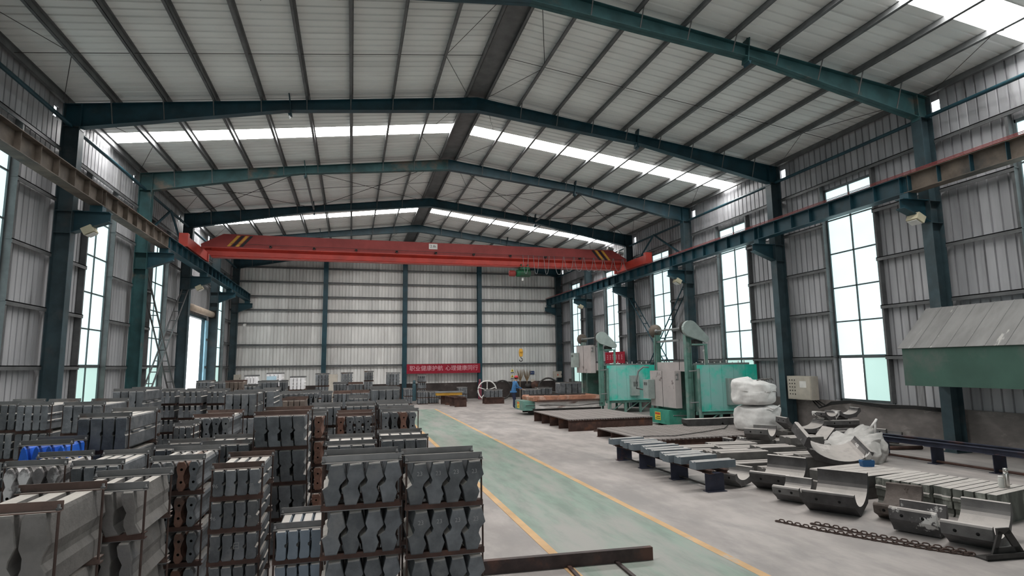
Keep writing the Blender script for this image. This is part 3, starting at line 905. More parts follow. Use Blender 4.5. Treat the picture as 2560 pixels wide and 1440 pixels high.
hk.prism([(-.20, 2.78), (-.06, 2.78), (-.03, 3.0), (-.07, 3.18), (-.19, 3.18), (-.23, 3.0)], -.06, .06)
hk.lathe([(.09, -.08), (.09, .08)], (-.13, 0, 3.04), 12, 'y')
hk.obj('hook_block', 'yellow_paint', ho)
pts = [(-.13, 0, 2.82), (-.13, 0, 2.72)] + [(-.13 + .08 * math.sin(a), 0, 2.62 + .08 * math.cos(a)) for a in [0.3 + i * .5 for i in range(10)]]
MB().path(pts, .022, 6).obj('hook', 'dark_metal', ho)
# flood lamps on the crane's right end
for k, (xx, zz) in enumerate(((9.55, 8.5), (10.15, 8.30))):
    l = empty('crane_lamp', (xx, YC - .1, zz))
    tag(l, 'small white lamp on the crane girder end, %s one' % ('inner' if k == 0 else 'outer'), 'lamp', 'lamps on the crane')
    MB().box((0, 0, 0), (.34, .2, .16), (0, .3, 0)).obj('housing', 'white_paint', l)
    MB().box((-.02, -.105, -.02), (.28, .01, .11), (0, .3, 0)).obj('glass', 'grey_metal', l)
    MB().bx(-.02, .02, -.02, .02, -.35, -.05).obj('stalk', 'dark_metal', l)

# ---- flood lamps on the runway brackets
M('lamp_ivory', (.55, .50, .36), .5)
for k, (xx, yy, s, nm) in enumerate(((10.72, 11.95, 1, 'by the hood, nearest of the right wall'), (10.72, 23.97, 1, 'on the braced column of the right wall'), (10.72, 35.97, 1, 'on the far right column'),
                                 (-10.72, 17.97, -1, 'on the near left column'), (-10.72, 29.97, -1, 'on the left column beside the doorway'))):
    l = empty('flood_lamp', (xx, yy, 6.14))
    tag(l, 'ivory flood lamp under a crane bracket %s' % nm, 'lamp', 'flood lamps under the brackets')
    MB().box((0, 0, -.02), (.26, .34, .20), (0, s * .5, .0)).obj('housing', 'lamp_ivory', l)
    MB().box((-s * .07, -.0, -.13), (.2, .28, .012), (0, s * .5, 0)).obj('glass', 'white_paint', l)
    MB().bx(-.02, .02, -.02, .02, .05, .17).obj('stalk', 'dark_metal', l)

# ================================================================== FURNACES
M('furnace_green', (.030, .60, .45), .42, 0, .15, 1.3, col2=(.30, .60, .55), c2scale=.7, c2lo=.40, c2hi=.58, shift=False, spec=.4)
M('furnace_teal', (.13, .26, .22), .5, 0, .2, 2, col2=(.28, .31, .29), c2scale=1.6, c2lo=.5, c2hi=.7)
M('furnace_door', (.46, .42, .41), .6, 0, .08, 1.5, col2=(.12, .09, .085), c2scale=1.4, c2lo=.62, c2hi=.70)
M('panel_grey', (.33, .39, .37), .5, 0, .12, 3)
M('furnace_nose', (.06, .30, .22), .5, 0, .2, 2, col2=(.22, .32, .28), c2scale=1.6, c2lo=.55, c2hi=.75)
M('fire_brick', (.55, .50, .46), .9, 0, .2, 4, rnd=.15)
M('hot_top', (.36, .17, .11), .85, 0, .25, 3, col2=(.52, .34, .27), c2scale=2.5, c2lo=.5, c2hi=.65)
M('fibre_white', (.55, .52, .50), .9, 0, .2, 3, col2=(.22, .15, .13), c2scale=2.2, c2lo=.57, c2hi=.68, stretch=(.6, 1, 3))
M('sign_yellow', (.80, .62, .06), .5)
M('sign_red', (.62, .10, .05), .5)
def teardrop(c1, r1, c2, r2, n=10):
    dx, dz = c2[0] - c1[0], c2[1] - c1[1]
    L = math.hypot(dx, dz); a = math.atan2(dz, dx); b = math.acos((r1 - r2) / L)
    out = []
    for i in range(n + 1):
        t = a + b + (2 * PI - 2 * b) * i / n
        out.append((c1[0] + r1 * math.cos(t), c1[1] + r1 * math.sin(t)))
    for i in range(n + 1):
        t = a - b + (2 * b) * i / n
        out.append((c2[0] + r2 * math.cos(t), c2[1] + r2 * math.sin(t)))
    return out
def warning_panel(parent, x, y0, y1, z0, z1):
    p = MB().bx(x - .008, x, y0, y1, z0, z1).obj('warning_label', 'sign_yellow', parent)
    MB().bx(x - .011, x - .008, y0 + .02, y1 - .02, z1 - .10, z1 - .02).obj('red_band', 'sign_red', p)
    for k in range(2):
        MB().bx(x - .011, x - .008, y0 + .03, y1 - .06 - .05 * k, z0 + .05 + .07 * k, z0 + .075 + .07 * k).obj('print_line', 'black_paint', p)
def furnace(dy, dx, raised, label):
    f = empty('car_furnace', (dx, dy, 0))
    tag(f, label, 'furnace', 'green car-bottom furnaces')
    X0, X1, Y0, Y1, Z0, Z1 = 8.45, 11.0, -2.1, .8, .60, 2.28
    core = MB()
    if raised:      # open mouth toward the lane
        core.bx(X0 + .6, X1, Y0 + .03, Y1, Z0, Z1).bx(X0, X0 + .6, Y0 + .03, Y0 + .45, Z0, Z1).bx(X0, X0 + .6, Y1 - .45, Y1, Z0, Z1).bx(X0, X0 + .6, Y0 + .45, Y1 - .45, Z1 - .3, Z1)
    else:
        core.bx(X0, X1, Y0 + .03, Y1, Z0, Z1)
    core.obj('shell', 'furnace_teal', f)
    n = 5
    for k in range(n):
        a = X0 + (X1 - X0) * k / n; b = X0 + (X1 - X0) * (k + 1) / n
        MB().bx(a + .004, b - .004, Y0, Y0 + .03, Z0, Z1).obj('side_panel', 'furnace_green', f)
    box_obj('rim_strip', 'furnace_green', f, X0, X1, Y0 - .02, Y0, Z0, Z0 + .04)
    # pale bricks in the open mouth, and black blocks painting its inner shade
    if raised:
        for k in range(11):
            box_obj('lining_brick', 'fire_brick', f, X0 - .03, X0 + .10, Y0 + .30, Y0 + .52, .66 + k * .115, .66 + k * .115 + .105)
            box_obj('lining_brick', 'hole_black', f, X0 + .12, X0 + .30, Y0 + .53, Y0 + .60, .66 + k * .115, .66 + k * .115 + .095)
        box_obj('lining_edge', 'white_paint', f, X0 - .05, X0 - .02, Y0 + .52, Y0 + .57, .62, 1.95)
    # legs and underframe
    for xx in (8.6, 9.4, 10.2, 10.85):
        box_obj('leg', 'furnace_teal', f, xx - .05, xx + .05, Y0 + .05, Y0 + .15, 0, Z0)
        box_obj('leg', 'furnace_teal', f, xx - .05, xx + .05, Y1 - .15, Y1 - .05, 0, Z0)
    for a, b in ((8.6, 9.4), (9.4, 10.2), (10.2, 10.85)):
        MB().tube((a, Y0 + .1, .05), (b, Y0 + .1, Z0 - .05), .03, seg=5).obj('leg_brace', 'furnace_teal', f)
    box_obj('underframe', 'furnace_teal', f, 8.4, 11.0, Y0 + .04, Y0 + .16, Z0 - .12, Z0)
    # lifting gantry
    for yy, zt in ((Y0 + .25, 3.42), (.38, 3.50)):
        p = MB().bx(8.14, 8.36, yy - .012, yy + .012, .35, zt).bx(8.14, 8.16, yy - .09, yy + .09, .35, zt).bx(8.34, 8.36, yy - .09, yy + .09, .35, zt)
        p.obj('gantry_post', 'furnace_teal', f)
    box_obj('cross_bar', 'grey_metal', f, 8.2, 8.28, Y0 + .25, .38, 3.18, 3.26)
    box_obj('head_beam', 'furnace_door', f, 8.16, 8.34, Y0 + .34, .30, 2.05, 2.40)
    MB().tube((8.22, Y0 + .05, 3.66), (8.22, .46, 3.66), .035, seg=8).obj('shaft', 'grey_metal', f)
    w_ = MB().lathe([(.27, -.05), (.27, -.03), (.22, -.02), (.22, .02), (.27, .03), (.27, .05)], (8.22, .42, 3.66), 20, 'y')
    w_ = w_.obj('sheave', 'runway_brown', f)
    MB().lathe([(.07, -.07), (.07, .07)], (8.22, .42, 3.66), 10, 'y').obj('hub', 'grey_metal', w_)
    MB().lathe([(.26, -.05), (.26, .05)], (8.22, Y0 + .22, 3.66), 20, 'y').obj('sheave', 'dark_metal', f)
    MB().prism(teardrop((8.26, 3.62), .30, (8.88, 3.24), .13), Y0 - .02, Y0 + .12).obj('chain_cover', 'panel_grey', f)
    MB().bx(8.34, 8.95, Y0 + .02, Y0 + .1, 3.0, 3.06).bx(8.86, 8.94, Y0 + .02, Y0 + .1, 2.28, 3.0).obj('winch_stand', 'furnace_teal', f)
    MB().bx(8.5, 8.8, Y0 + .1, Y0 + .4, 2.98, 3.22).obj('winch_motor', 'dark_metal', f)
    for yy in (Y0 + .55, .25):
        MB().tube((8.12, yy, 3.6), (8.05, yy, 2.1 if not raised else 3.25), .012, seg=5).obj('lift_chain', 'dark_metal', f)
    # sliding door
    zd = 1.22 if raised else 0.0
    d = MB().bx(7.86, 8.12, -1.52, .36, .70 + zd, 2.07 + zd).obj('furnace_door', 'furnace_door', f)
    MB().bx(7.85, 7.862, -.60, -.59, .70 + zd, 2.07 + zd).obj('door_seam', 'dark_metal', d)
    MB().bx(7.96, 8.0, -1.54, -1.50, 1.75 + zd, 1.98 + zd).bx(7.9, 8.0, -1.56, -1.53, 1.75 + zd, 1.79 + zd).bx(7.9, 8.0, -1.56, -1.53, 1.92 + zd, 1.96 + zd).obj('door_latch', 'grey_metal', d)
    b = MB().bx(7.56, 7.84, -.02, .42, .98 + zd, 1.72 + zd).obj('terminal_box', 'panel_grey', d)
    for k in range(4):
        MB().bx(7.553, 7.56, .08 + .07 * k, .11 + .07 * k, 1.5 + zd, 1.62 + zd).obj('vent_slot', 'dark_metal', b)
    if not raised:
        pts = [(7.9, .5, 2.2), (7.7, .62, 2.22), (7.55, .75, 2.05), (7.5, .85, 1.7), (7.5, .86, 1.36), (7.7, .5, 1.3)]
        MB().path(pts, .035, 6).obj('conduit', 'grey_metal', f)
    # service pipe with levers on the near corner
    MB().tube((8.42, Y0 - .12, .22), (8.42, Y0 - .12, 2.15), .055, seg=8).obj('service_pipe', 'furnace_teal', f)
    for zz in (.95, 2.08):
        MB().tube((8.42, Y0 - .12, zz), (8.1, Y0 - .02, zz - .02), .022, seg=5).obj('lever', 'grey_metal', f)
    # switch cabinet on the long side
    c = MB().bx(9.62, 10.05, Y0 - .20, Y0, .82, 1.78).obj('switch_cabinet', 'panel_grey', f)
    for k in range(4):
        MB().bx(9.74 + .06 * k, 9.77 + .06 * k, Y0 - .204, Y0 - .2, 1.25, 1.48).obj('vent_slot', 'dark_metal', c)
    # heating element terminals on the roof
    for k in range(9):
        xx = 8.75 + k * .26
        MB().tube((xx, Y0 + .5, Z1), (xx, Y0 + .5, Z1 + .10 + .04 * (k % 3)), .022, seg=6).obj('terminal', 'white_paint', f)
    box_obj('roof_rail', 'grey_metal', f, 8.6, 11.0, Y0 + .42, Y0 + .48, Z1, Z1 + .07)
    MB().tube((8.98, Y0 + .3, Z1), (8.98, Y0 + .3, Z1 + .5), .018, seg=5).lathe([(.05, 0), (.06, .05), (.03, .09)], (8.98, Y0 + .3, Z1 + .48), 8).obj('thermocouple', 'white_paint', f)
    return f
f2 = furnace(21.2, -.05, False, 'green furnace with its grey door closed, beside the white bulk bags')
f1 = furnace(28.55, -.30, True, 'farther green furnace with its grey door raised and mouth open')
# furnace cars
c2 = empty('furnace_car', (7.72, 20.70, 0))
tag(c2, 'green furnace car nose with a yellow warning label, under the closed door', 'furnace car')
MB().bx(-.05, .85, -.75, .75, .08, .60).obj('drive_box', 'furnace_nose', c2)
MB().bx(.85, 2.6, -.70, .70, .16, .52).obj('car_bed', 'dark_metal', c2)
for xx in (.3, 1.6):
    for yy in (-.6, .6): MB().lathe([(.1, -.04), (.1, .04)], (xx, yy, .1), 12, 'y').obj('wheel', 'dark_metal', c2)
warning_panel(c2, -.05, -.1, .32, .20, .50)
MB().tube((.1, -.78, .42), (.9, -.80, .40), .018, seg=5).obj('hand_rail', 'grey_metal', c2)
c1 = empty('furnace_car', (4.05, 27.65, 0))
tag(c1, 'furnace car rolled out, white sides and rust-red top, beside the worker', 'furnace car')
MB().bx(0, .55, -.72, .75, .22, .66).obj('drive_box', 'furnace_teal', c1)
warning_panel(c1, 0, -.02, .36, .30, .60)
MB().bx(.45, 3.9, -.80, .80, .18, .30).bx(.3, 3.9, -.5, -.4, .06, .2).bx(.3, 3.9, .4, .5, .06, .2).obj('car_bed', 'dark_metal', c1)
MB().bx(.55, 3.85, -.85, .85, .30, .62).obj('fibre_side', 'fibre_white', c1)
MB().prism([(.42, .66), (3.85, .66), (3.85, .88), (.46, .88), (.40, .82)], -.92, .92).obj('hearth_top', 'hot_top', c1)
MB().bx(.6, 3.85, -.95, -.92, .62, .70).obj('edge_plate', 'hot_rust', c1)
for xx in (.9, 3.2):
    for yy in (-.6, .6): MB().lathe([(.13, -.04), (.13, .04)], (xx, yy, .13), 12, 'y').obj('wheel', 'dark_metal', c1)
MB().path([(.1, -.76, .45), (1.2, -.9, .46), (2.6, -.98, .40), (3.9, -1.0, .50)], .016, 5).obj('cable', 'dark_metal', c1)
for k in range(7):                                        # loose bars lying on the hot deck
    b = MB().box((0, 0, 0), (.75, .055, .05)).obj('steel_bar', 'dark_metal', None, (4.9 + k * .36, 27.55 + .25 * math.sin(k * 2.1), .907), .35 * math.sin(k * 1.7) - .5)
    tag(b, 'dark square steel bar on the rust-red furnace car top, %s from the green nose' % ['first', 'second', 'third', 'fourth', 'fifth', 'sixth', 'seventh'][k], 'steel bar', 'bars on the furnace car')
# bundled castings behind the car
# ================================================================== LOADING PLATFORMS
def platform(x0, x1, y0, y1, zt, web, nb, label, pitch=.10):
    p = empty('loading_platform', (x0, y0, 0))
    tag(p, label, 'platform')
    L, W = x1 - x0, y1 - y0
    for k in range(nb):
        yy = .06 + (W - .12) * k / (nb - 1)
        b = MB().bx(0, L, yy - .006, yy + .006, .012, zt - .045).bx(0, L, yy - .07, yy + .07, 0, .012).bx(0, L, yy - .07, yy + .07, zt - .057, zt - .045)
        b.obj('girder', 'hot_rust', p)
    n = int(L / pitch)
    me = MB().bx(-pitch * .40, pitch * .40, 0, W, -.03, 0).bx(-pitch * .14, pitch * .14, -.03, W + .03, -.045, -.004).mesh('deck_bar', 'deck_steel')
    for k in range(n):
        put('deck_bar', me, p, ((k + .5) * L / n, 0, zt - random.uniform(0, .006)))
    return p
M('deck_steel', (.22, .195, .185), .7, .1, .15, 4, rnd=.12, dust=(.36, .32, .30), dust_amt=.5)
platform(3.70, 7.02, 20.0, 24.2, .42, .35, 5, 'brown girder platform with a ribbed deck before the closed furnace')
platform(4.05, 9.95, 15.05, 18.35, .28, .22, 4, 'low dark platform with a ribbed deck under the bulk bags', .14)
for k, (xa, xb, yy) in enumerate(((4.5, 6.2, 19.65), (4.6, 5.7, 19.35), (4.7, 5.4, 19.12))):
    r = MB().bx(xa, xb, -.035, .035, 0, .012).bx(xa, xb, -.006, .006, 0, .06).obj('steel_angle', 'angle_rusty', None, (0, yy, 0), 0)
    tag(r, ['longest', 'middle', 'shortest'][k] + ' rusty steel angle on the floor between the two platforms', 'steel angle', 'angles between the platforms')
MB_ = MB().path([(4.3, 15.6, .30), (5.2, 15.4, .30), (6.4, 15.9, .30), (7.6, 16.5, .30), (8.3, 17.3, .305)], .012, 5).obj('cable', 'cable_black')
tag(MB_, 'thin black cable lying across the low ribbed platform', 'cable')

# ================================================================== CASTINGS ON THE RIGHT
M('shell_grey', (.115, .11, .108), .75, 0, .2, 4, rnd=.12, dust=(.52, .48, .45), dust_amt=.95, bump=.2, bscale=60)
M('shell_dark', (.058, .055, .055), .75, 0, .25, 4, rnd=.12, dust=(.52, .48, .45), dust_amt=.95, bump=.2)
M('shell_paint', (.085, .08, .08), .75, 0, .25, 4, col2=(.62, .60, .58), c2scale=2.6, c2lo=.58, c2hi=.62, dust=(.50, .46, .43), dust_amt=.85)
M('shell_rust', (.115, .095, .085), .8, 0, .25, 6, col2=(.05, .035, .03), c2scale=9, c2lo=.6, c2hi=.66, bump=.5)
M('plate_mottled', (.13, .135, .12), .7, 0, .3, 5, rnd=.1, col2=(.33, .34, .30), c2scale=4, c2lo=.5, c2hi=.66, dust=(.50, .46, .43), dust_amt=.95, stretch=(1, 1, .5))
M('slab_dusty', (.11, .105, .10), .75, 0, .2, 4, rnd=.15, dust=(.47, .43, .40), dust_amt=.95)
M('bar_slate', (.13, .155, .175), .6, 0, .15, 4, rnd=.12, dust=(.50, .48, .46), dust_amt=.9)
M('leg_blue', (.035, .038, .060), .6, 0, .25, 3, col2=(.09, .05, .05), c2scale=2.5, c2lo=.55, c2hi=.7)
M('sack_white', (.74, .72, .70), .8, 0, .07, 6, col2=(.52, .50, .48), c2scale=2.2, c2lo=.57, c2hi=.75, bump=.25, bscale=14)
M('sack_grey', (.50, .48, .46), .85, 0, .12, 5, col2=(.30, .29, .28), c2scale=2.6, c2lo=.52, c2hi=.7, bump=.3, bscale=14)
def trough_mesh(w_, L, h, t=.07, holes=False, mat='shell_grey'):
    """curved shell liner: concave arc on top, chamfered foot below, pulled along y"""
    hw = w_ / 2
    n = 18
    pts = [(-hw * .52, 0), (hw * .52, 0), (hw * .62, .05), (hw, h * .55), (hw, h - .02), (hw - .02, h)]
    r_in = hw - t
    dep = h - .10
    for i in range(n + 1):
        a = PI * i / n
        pts.append((r_in * math.cos(a), h - dep * math.sin(a) ** .9))
    pts += [(-hw + .02, h), (-hw, h - .02), (-hw, h * .55), (-hw * .62, .05)]
    b = MB()
    nn = len(pts)
    # body as ribbons so that the concave end face stays clean
    vs = [(x, -L / 2, z) for x, z in pts] + [(x, L / 2, z) for x, z in pts]
    fs = [(i, (i + 1) % nn, nn + (i + 1) % nn, nn + i) for i in range(nn)]
    b.add(vs, fs)
    bm = bmesh.new()
    me = bpy.data.meshes.new('shell_liner')
    me.from_pydata(b.v, [], b.f)
    bm.from_mesh(me); bm.verts.ensure_lookup_table()
    for base in (0, nn):
        ed = [bm.edges.get((bm.verts[base + i], bm.verts[base + (i + 1) % nn])) for i in range(nn)]
        bmesh.ops.triangle_fill(bm, use_beauty=True, use_dissolve=False, edges=ed)
    bmesh.ops.recalc_face_normals(bm, faces=bm.faces)
    bm.to_mesh(me); bm.free()
    me.polygons.foreach_set('use_smooth', [True] * len(me.polygons))
    me.set_sharp_from_angle(angle=math.radians(28))
    me.materials.append(MATS[mat])
    return me
_dark_hole = MB().lathe([(.022, 0), (.022, .02)], seg=10).mesh('bolt_hole', 'hole_black')
def trough(x, y, z, rz, w_, L, h, mat, label, rx=0.0, ry=0.0, holes=True, t=.07):
    me = trough_mesh(w_, L, h, t, False, mat)
    o = put('shell_liner', me, None, (x, y, z), 0, (rx, ry, rz))
    tag(o, label, 'casting', 'curved shell castings')
    if holes:
        for yy in (-L * .22, L * .22):
            put('bolt_hole', _dark_hole, o, (-w_ / 2 + .018, yy, h * .72), 0, (0, -PI / 2, 0))
    return o
R_ = math.radians
trough(3.48, 10.30, .04, R_(20), .62, .50, .27, 'shell_grey', 'small curved shell casting with two holes beside the bench of slate bars', 0, R_(-8))
trough(4.10, 9.75, .06, R_(30), .98, .72, .40, 'shell_dark', 'dark curved shell casting, second in the row from the bench', 0, R_(-13))
trough(3.62, 8.85, .04, R_(28), .66, .44, .28, 'shell_grey', 'small two-holed curved shell casting, third in the row from the bench', 0, R_(-8))
trough(3.80, 8.08, .06, R_(32), 1.00, .74, .42, 'shell_dark', 'large dark curved shell casting, fourth in the row from the bench', 0, R_(-13))
trough(4.36, 7.46, .05, R_(30), .92, .48, .30, 'shell_rust', 'brown pitted curved shell casting, fifth in the row from the bench', 0, R_(-12))
trough(3.84, 6.70, .03, R_(24), .52, .56, .34, 'shell_paint', 'narrow dark shell casting smeared with white paint', 0, R_(-4))
trough(4.20, 6.16, .04, R_(24), 1.06, .54, .36, 'shell_grey', 'large grey curved shell casting beside the chain bracket', 0, R_(-8))
# row of thick mottled plates standing on edge
for k in range(12):
    yy = 8.34 - k * .138
    xx = 5.32 + k * .042 + (.05 if k in (0, 6) else 0)
    o = MB()
    L, T, H = 1.16, .122, .42
    o.prism([(-L / 2, 0), (L / 2, 0), (L / 2, H * .35), (L / 2 + .02, H * .4), (L / 2, H * .45), (L / 2, H), (-L / 2, H), (-L / 2, H * .72), (-L / 2 - .025, H * .68), (-L / 2 - .025, H * .58), (-L / 2, H * .54), (-L / 2, H * .30), (-L / 2 + .03, H * .26), (-L / 2 + .03, H * .1)], -T / 2, T / 2)
    p = o.obj('thick_plate', 'plate_mottled', None, (xx, yy, 0), R_(12))
    nm = ['first', 'second', 'third', 'fourth', 'fifth', 'sixth', 'seventh', 'eighth', 'ninth', 'tenth', 'eleventh', 'twelfth'][k]
    tag(p, 'thick mottled casting plate on edge, %s counting toward the steel flask' % nm, 'casting', 'row of mottled plates on edge')
# flat slabs beside them, two layers
for lay in range(2):
    for k in range(5):
        o = MB().prism([(-.72, 0), (.72, 0), (.72, .17), (.70, .19), (-.70, .19), (-.72, .17)], -.095, .095).obj('flat_slab', 'slab_dusty', None, (5.30 - .02 * k + .03 * lay, 8.66 + k * .2, lay * .195), R_(6))
        tag(o, 'dusty flat slab under the blue tool box, %s layer, %s from the plate row' % (['lower', 'upper'][lay], ['first', 'second', 'third', 'fourth', 'fifth'][k]), 'casting', 'flat slabs by the plate row')
# bench with slate bars
be = empty('steel_bench', (2.78, 11.9, 0))
tag(be, 'low steel bench of stub legs carrying slate-blue bars', 'bench')
for yy in (-1.98, -.75, .62, 1.80):
    l = MB().bx(-.20, .20, yy - .006, yy + .006, .012, .33).bx(-.20, .20, yy - .09, yy + .09, 0, .012).bx(-.20, .20, yy - .09, yy + .09, .33, .342)
    l.obj('leg', 'leg_blue', be)
for xx in (-.16, .16):
    MB().bx(xx - .05, xx + .05, -2.15, 2.0, .342, .35).bx(xx - .05, xx + .05, -2.15, 2.0, .40, .408).bx(xx - .005, xx + .005, -2.15, 2.0, .35, .40).obj('rail', 'hot_rust', be)
MB().tube((.0, -1.98, .06), (0, 1.8, .06), .018, seg=6).obj('tie_bar', 'dark_metal', be)
barm = MB().prism([(-.055, 0), (.055, 0), (.055, .085), (.02, .10), (.0, .085), (-.02, .10), (-.055, .10)], -.44, .44, axis='x')
barm = MB().prism([(-.11, 0), (.11, 0), (.11, .12), (.09, .14), (.03, .14), (.01, .12), (-.03, .12), (-.05, .14), (-.11, .14)], -.44, .44, axis='x').mesh('slate_bar', 'bar_slate')
for k, yy in enumerate((10.02, 10.66, 10.92, 11.18, 11.56, 11.84, 12.20, 12.62, 12.90, 13.22, 13.66)):
    o = put('slate_bar', barm, None, (2.82 + .06 * math.sin(k * 2.3) + (.06 if k > 4 else 0), yy, .408), R_(4 * math.sin(k * 1.3) + 3))
    nm = ['first', 'second', 'third', 'fourth', 'fifth', 'sixth', 'seventh', 'eighth', 'ninth', 'tenth', 'eleventh', 'twelfth'][k]
    tag(o, 'slate-blue bar on the low bench, %s from the near end' % nm, 'bar casting', 'slate bars on the bench')
# loose slabs and blocks between the bench and the heap
def slab(x, y, z, L, W, H, rz, label, mat='slab_dusty', groove=True, rx=0., ry=0.):
    b = MB().prism([(-W / 2, 0), (W / 2, 0), (W / 2, H * .45), (W / 2 - .012, H * .5), (W / 2, H * .55), (W / 2, H - .015), (W / 2 - .015, H), (W * .12, H), (W * .08, H - .02), (-W * .08, H - .02), (-W * .12, H), (-W / 2 + .015, H), (-W / 2, H - .015)], -L / 2, L / 2, axis='x')
    o = b.obj('slab_casting', mat, None, (x, y, z), 0, (rx, ry, rz))
    if groove:
        for q in (-1, 1):
            MB().bx(q * L * .22 - .09, q * L * .22 + .09, -W / 2 - .012, -W / 2 + .004, H * .35, H * .5).obj('lug', mat, o)
    tag(o, label, 'casting', 'loose slab castings')
    return o
slab(4.75, 13.80, 0, 1.35, .46, .24, R_(-8), 'dusty flat slab casting lying by the low platform edge')
slab(6.05, 14.0, 0, 1.25, .46, .24, R_(-8), 'second dusty slab casting by the platform edge, nearer the wall')
slab(4.35, 13.08, 0, .95, .40, .26, R_(-10), 'short slab casting with a raised rim beside the slate bars')
slab(5.55, 12.95, 0, 1.1, .46, .30, R_(-8), 'blocky slab casting at the middle of the loose castings')
slab(4.75, 12.25, 0, 1.1, .38, .34, R_(-6), 'grooved slab casting facing the bench of slate bars')
slab(4.60, 11.62, 0, 1.15, .36, .42, R_(-5), 'long lugged bar casting lying behind the small curved shell', 'slab_dusty')
slab(4.5, 11.18, 0, 1.15, .34, .26, R_(-5), 'low grooved slab casting right behind the first curved shells')
slab(4.95, 10.62, 0, 1.1, .36, .22, R_(-4), 'flat slab casting just behind the dark second shell')
slab(5.80, 12.05, 0, .9, .45, .42, R_(-6), 'tall slotted block casting beside the standing shell')
slab(5.80, 11.25, 0, .95, .42, .36, R_(-6), 'dark block casting under the standing curved shell')
slab(6.75, 12.2, 0, .9, .42, .30, R_(-4), 'lower slotted block casting against the crumpled sack')
slab(6.75, 12.2, .30, .9, .42, .28, R_(-4), 'upper slotted block casting against the crumpled sack')
slab(6.6, 13.2, 0, 1.5, .5, .20, R_(-8), 'long slab casting at the foot of the shell heap')
trough(5.75, 10.40, .42, R_(-12), 1.40, .62, .46, 'shell_paint', 'tilted curved shell with white-flaked edge propped on blocks', R_(24), R_(14), False, .08)
slab(5.80, 10.52, 0, 1.0, .5, .42, R_(-12), 'dark block casting under the tilted white-flaked shell')
trough(4.95, 10.05 + .9, .16, R_(-6), .7, .5, .32, 'shell_dark', 'plain dark shell casting lying behind the tilted one', 0, 0, False) if False else None
# heap of shells on blocks before the dado
slab(8.35, 14.25, 0, 1.6, .55, .22, R_(-6), 'base slab casting under the front of the shell heap')
slab(9.75, 14.0, 0, 1.4, .55, .22, R_(-4), 'base slab casting under the wall side of the shell heap')
slab(9.1, 14.5, .22, 1.9, .5, .18, R_(-4), 'middle slab casting carrying the shell heap')
slab(7.25, 14.45, 0, .7, .5, .22, R_(-6), 'base slab casting at the furnace side of the shell heap', groove=False)
trough(7.35, 14.45, .22, R_(38), 1.05, .62, .34, 'shell_grey', 'curved shell at the furnace side of the heap, lying open')
trough(8.55, 14.30, .40, R_(-12), 1.15, .60, .36, 'shell_paint', 'white-flaked curved shell on top of the heap, toward the bags', 0, R_(6))
slab(9.25, 13.45, 0, 1.3, .45, .24, R_(-3), 'base slab casting in front of the shell heap, facing the sack')
trough(9.25, 13.50, .24, R_(84), .58, 1.15, .26, 'shell_grey', 'long curved shell casting laid across the middle of the heap')
trough(9.75, 14.25, .40, R_(80), .58, 1.05, .30, 'shell_grey', 'long curved shell casting laid across the wall end of the heap')
trough(9.42, 14.25, .70, R_(10), .62, .42, .24, 'shell_paint', 'small two-holed shell perched on the heap, middle one')
trough(10.16, 14.25, .74, R_(-14), .64, .44, .24, 'shell_paint', 'small two-holed shell perched on the heap, nearest the wall', 0, R_(-8))
trough(10.62, 13.50, .10, R_(14), .85, .55, .34, 'shell_grey', 'curved shell leaning at the wall end of the heap', 0, R_(10))
trough(6.72, 14.75, .0, R_(0), .55, .40, .26, 'shell_paint', 'small two-holed shell on the floor beside the lower bulk bag')
o = MB().prism([(-.22, 0), (.22, 0), (.22, .16), (-.22, .16)], -.17, .17).obj('wedge_block', 'shell_grey', None, (8.0, 12.75, .43), 0, (R_(6), R_(-38), R_(8)))
tag(o, 'square grey block leaning up behind the crumpled sack', 'casting')
slab(8.2, 12.9, 0, .9, .5, .28, R_(3), 'dark block casting hidden behind the crumpled sack')
for k in range(3):
    o = MB().prism([(-.6, 0), (.6, 0), (.66, .1), (.66, .22), (-.66, .22), (-.66, .1)], -.16, .16).obj('curb_casting', 'shell_dark', None, (9.0 - 1.37 * k, 17.75 + .02 * k, .28), R_(-4))
    tag(o, 'long black curb-like casting before the closed furnace, %s from the bags' % ['first', 'second', 'third'][k], 'casting', 'black castings by the closed furnace') if k < 2 else bpy.data.objects.remove(o)

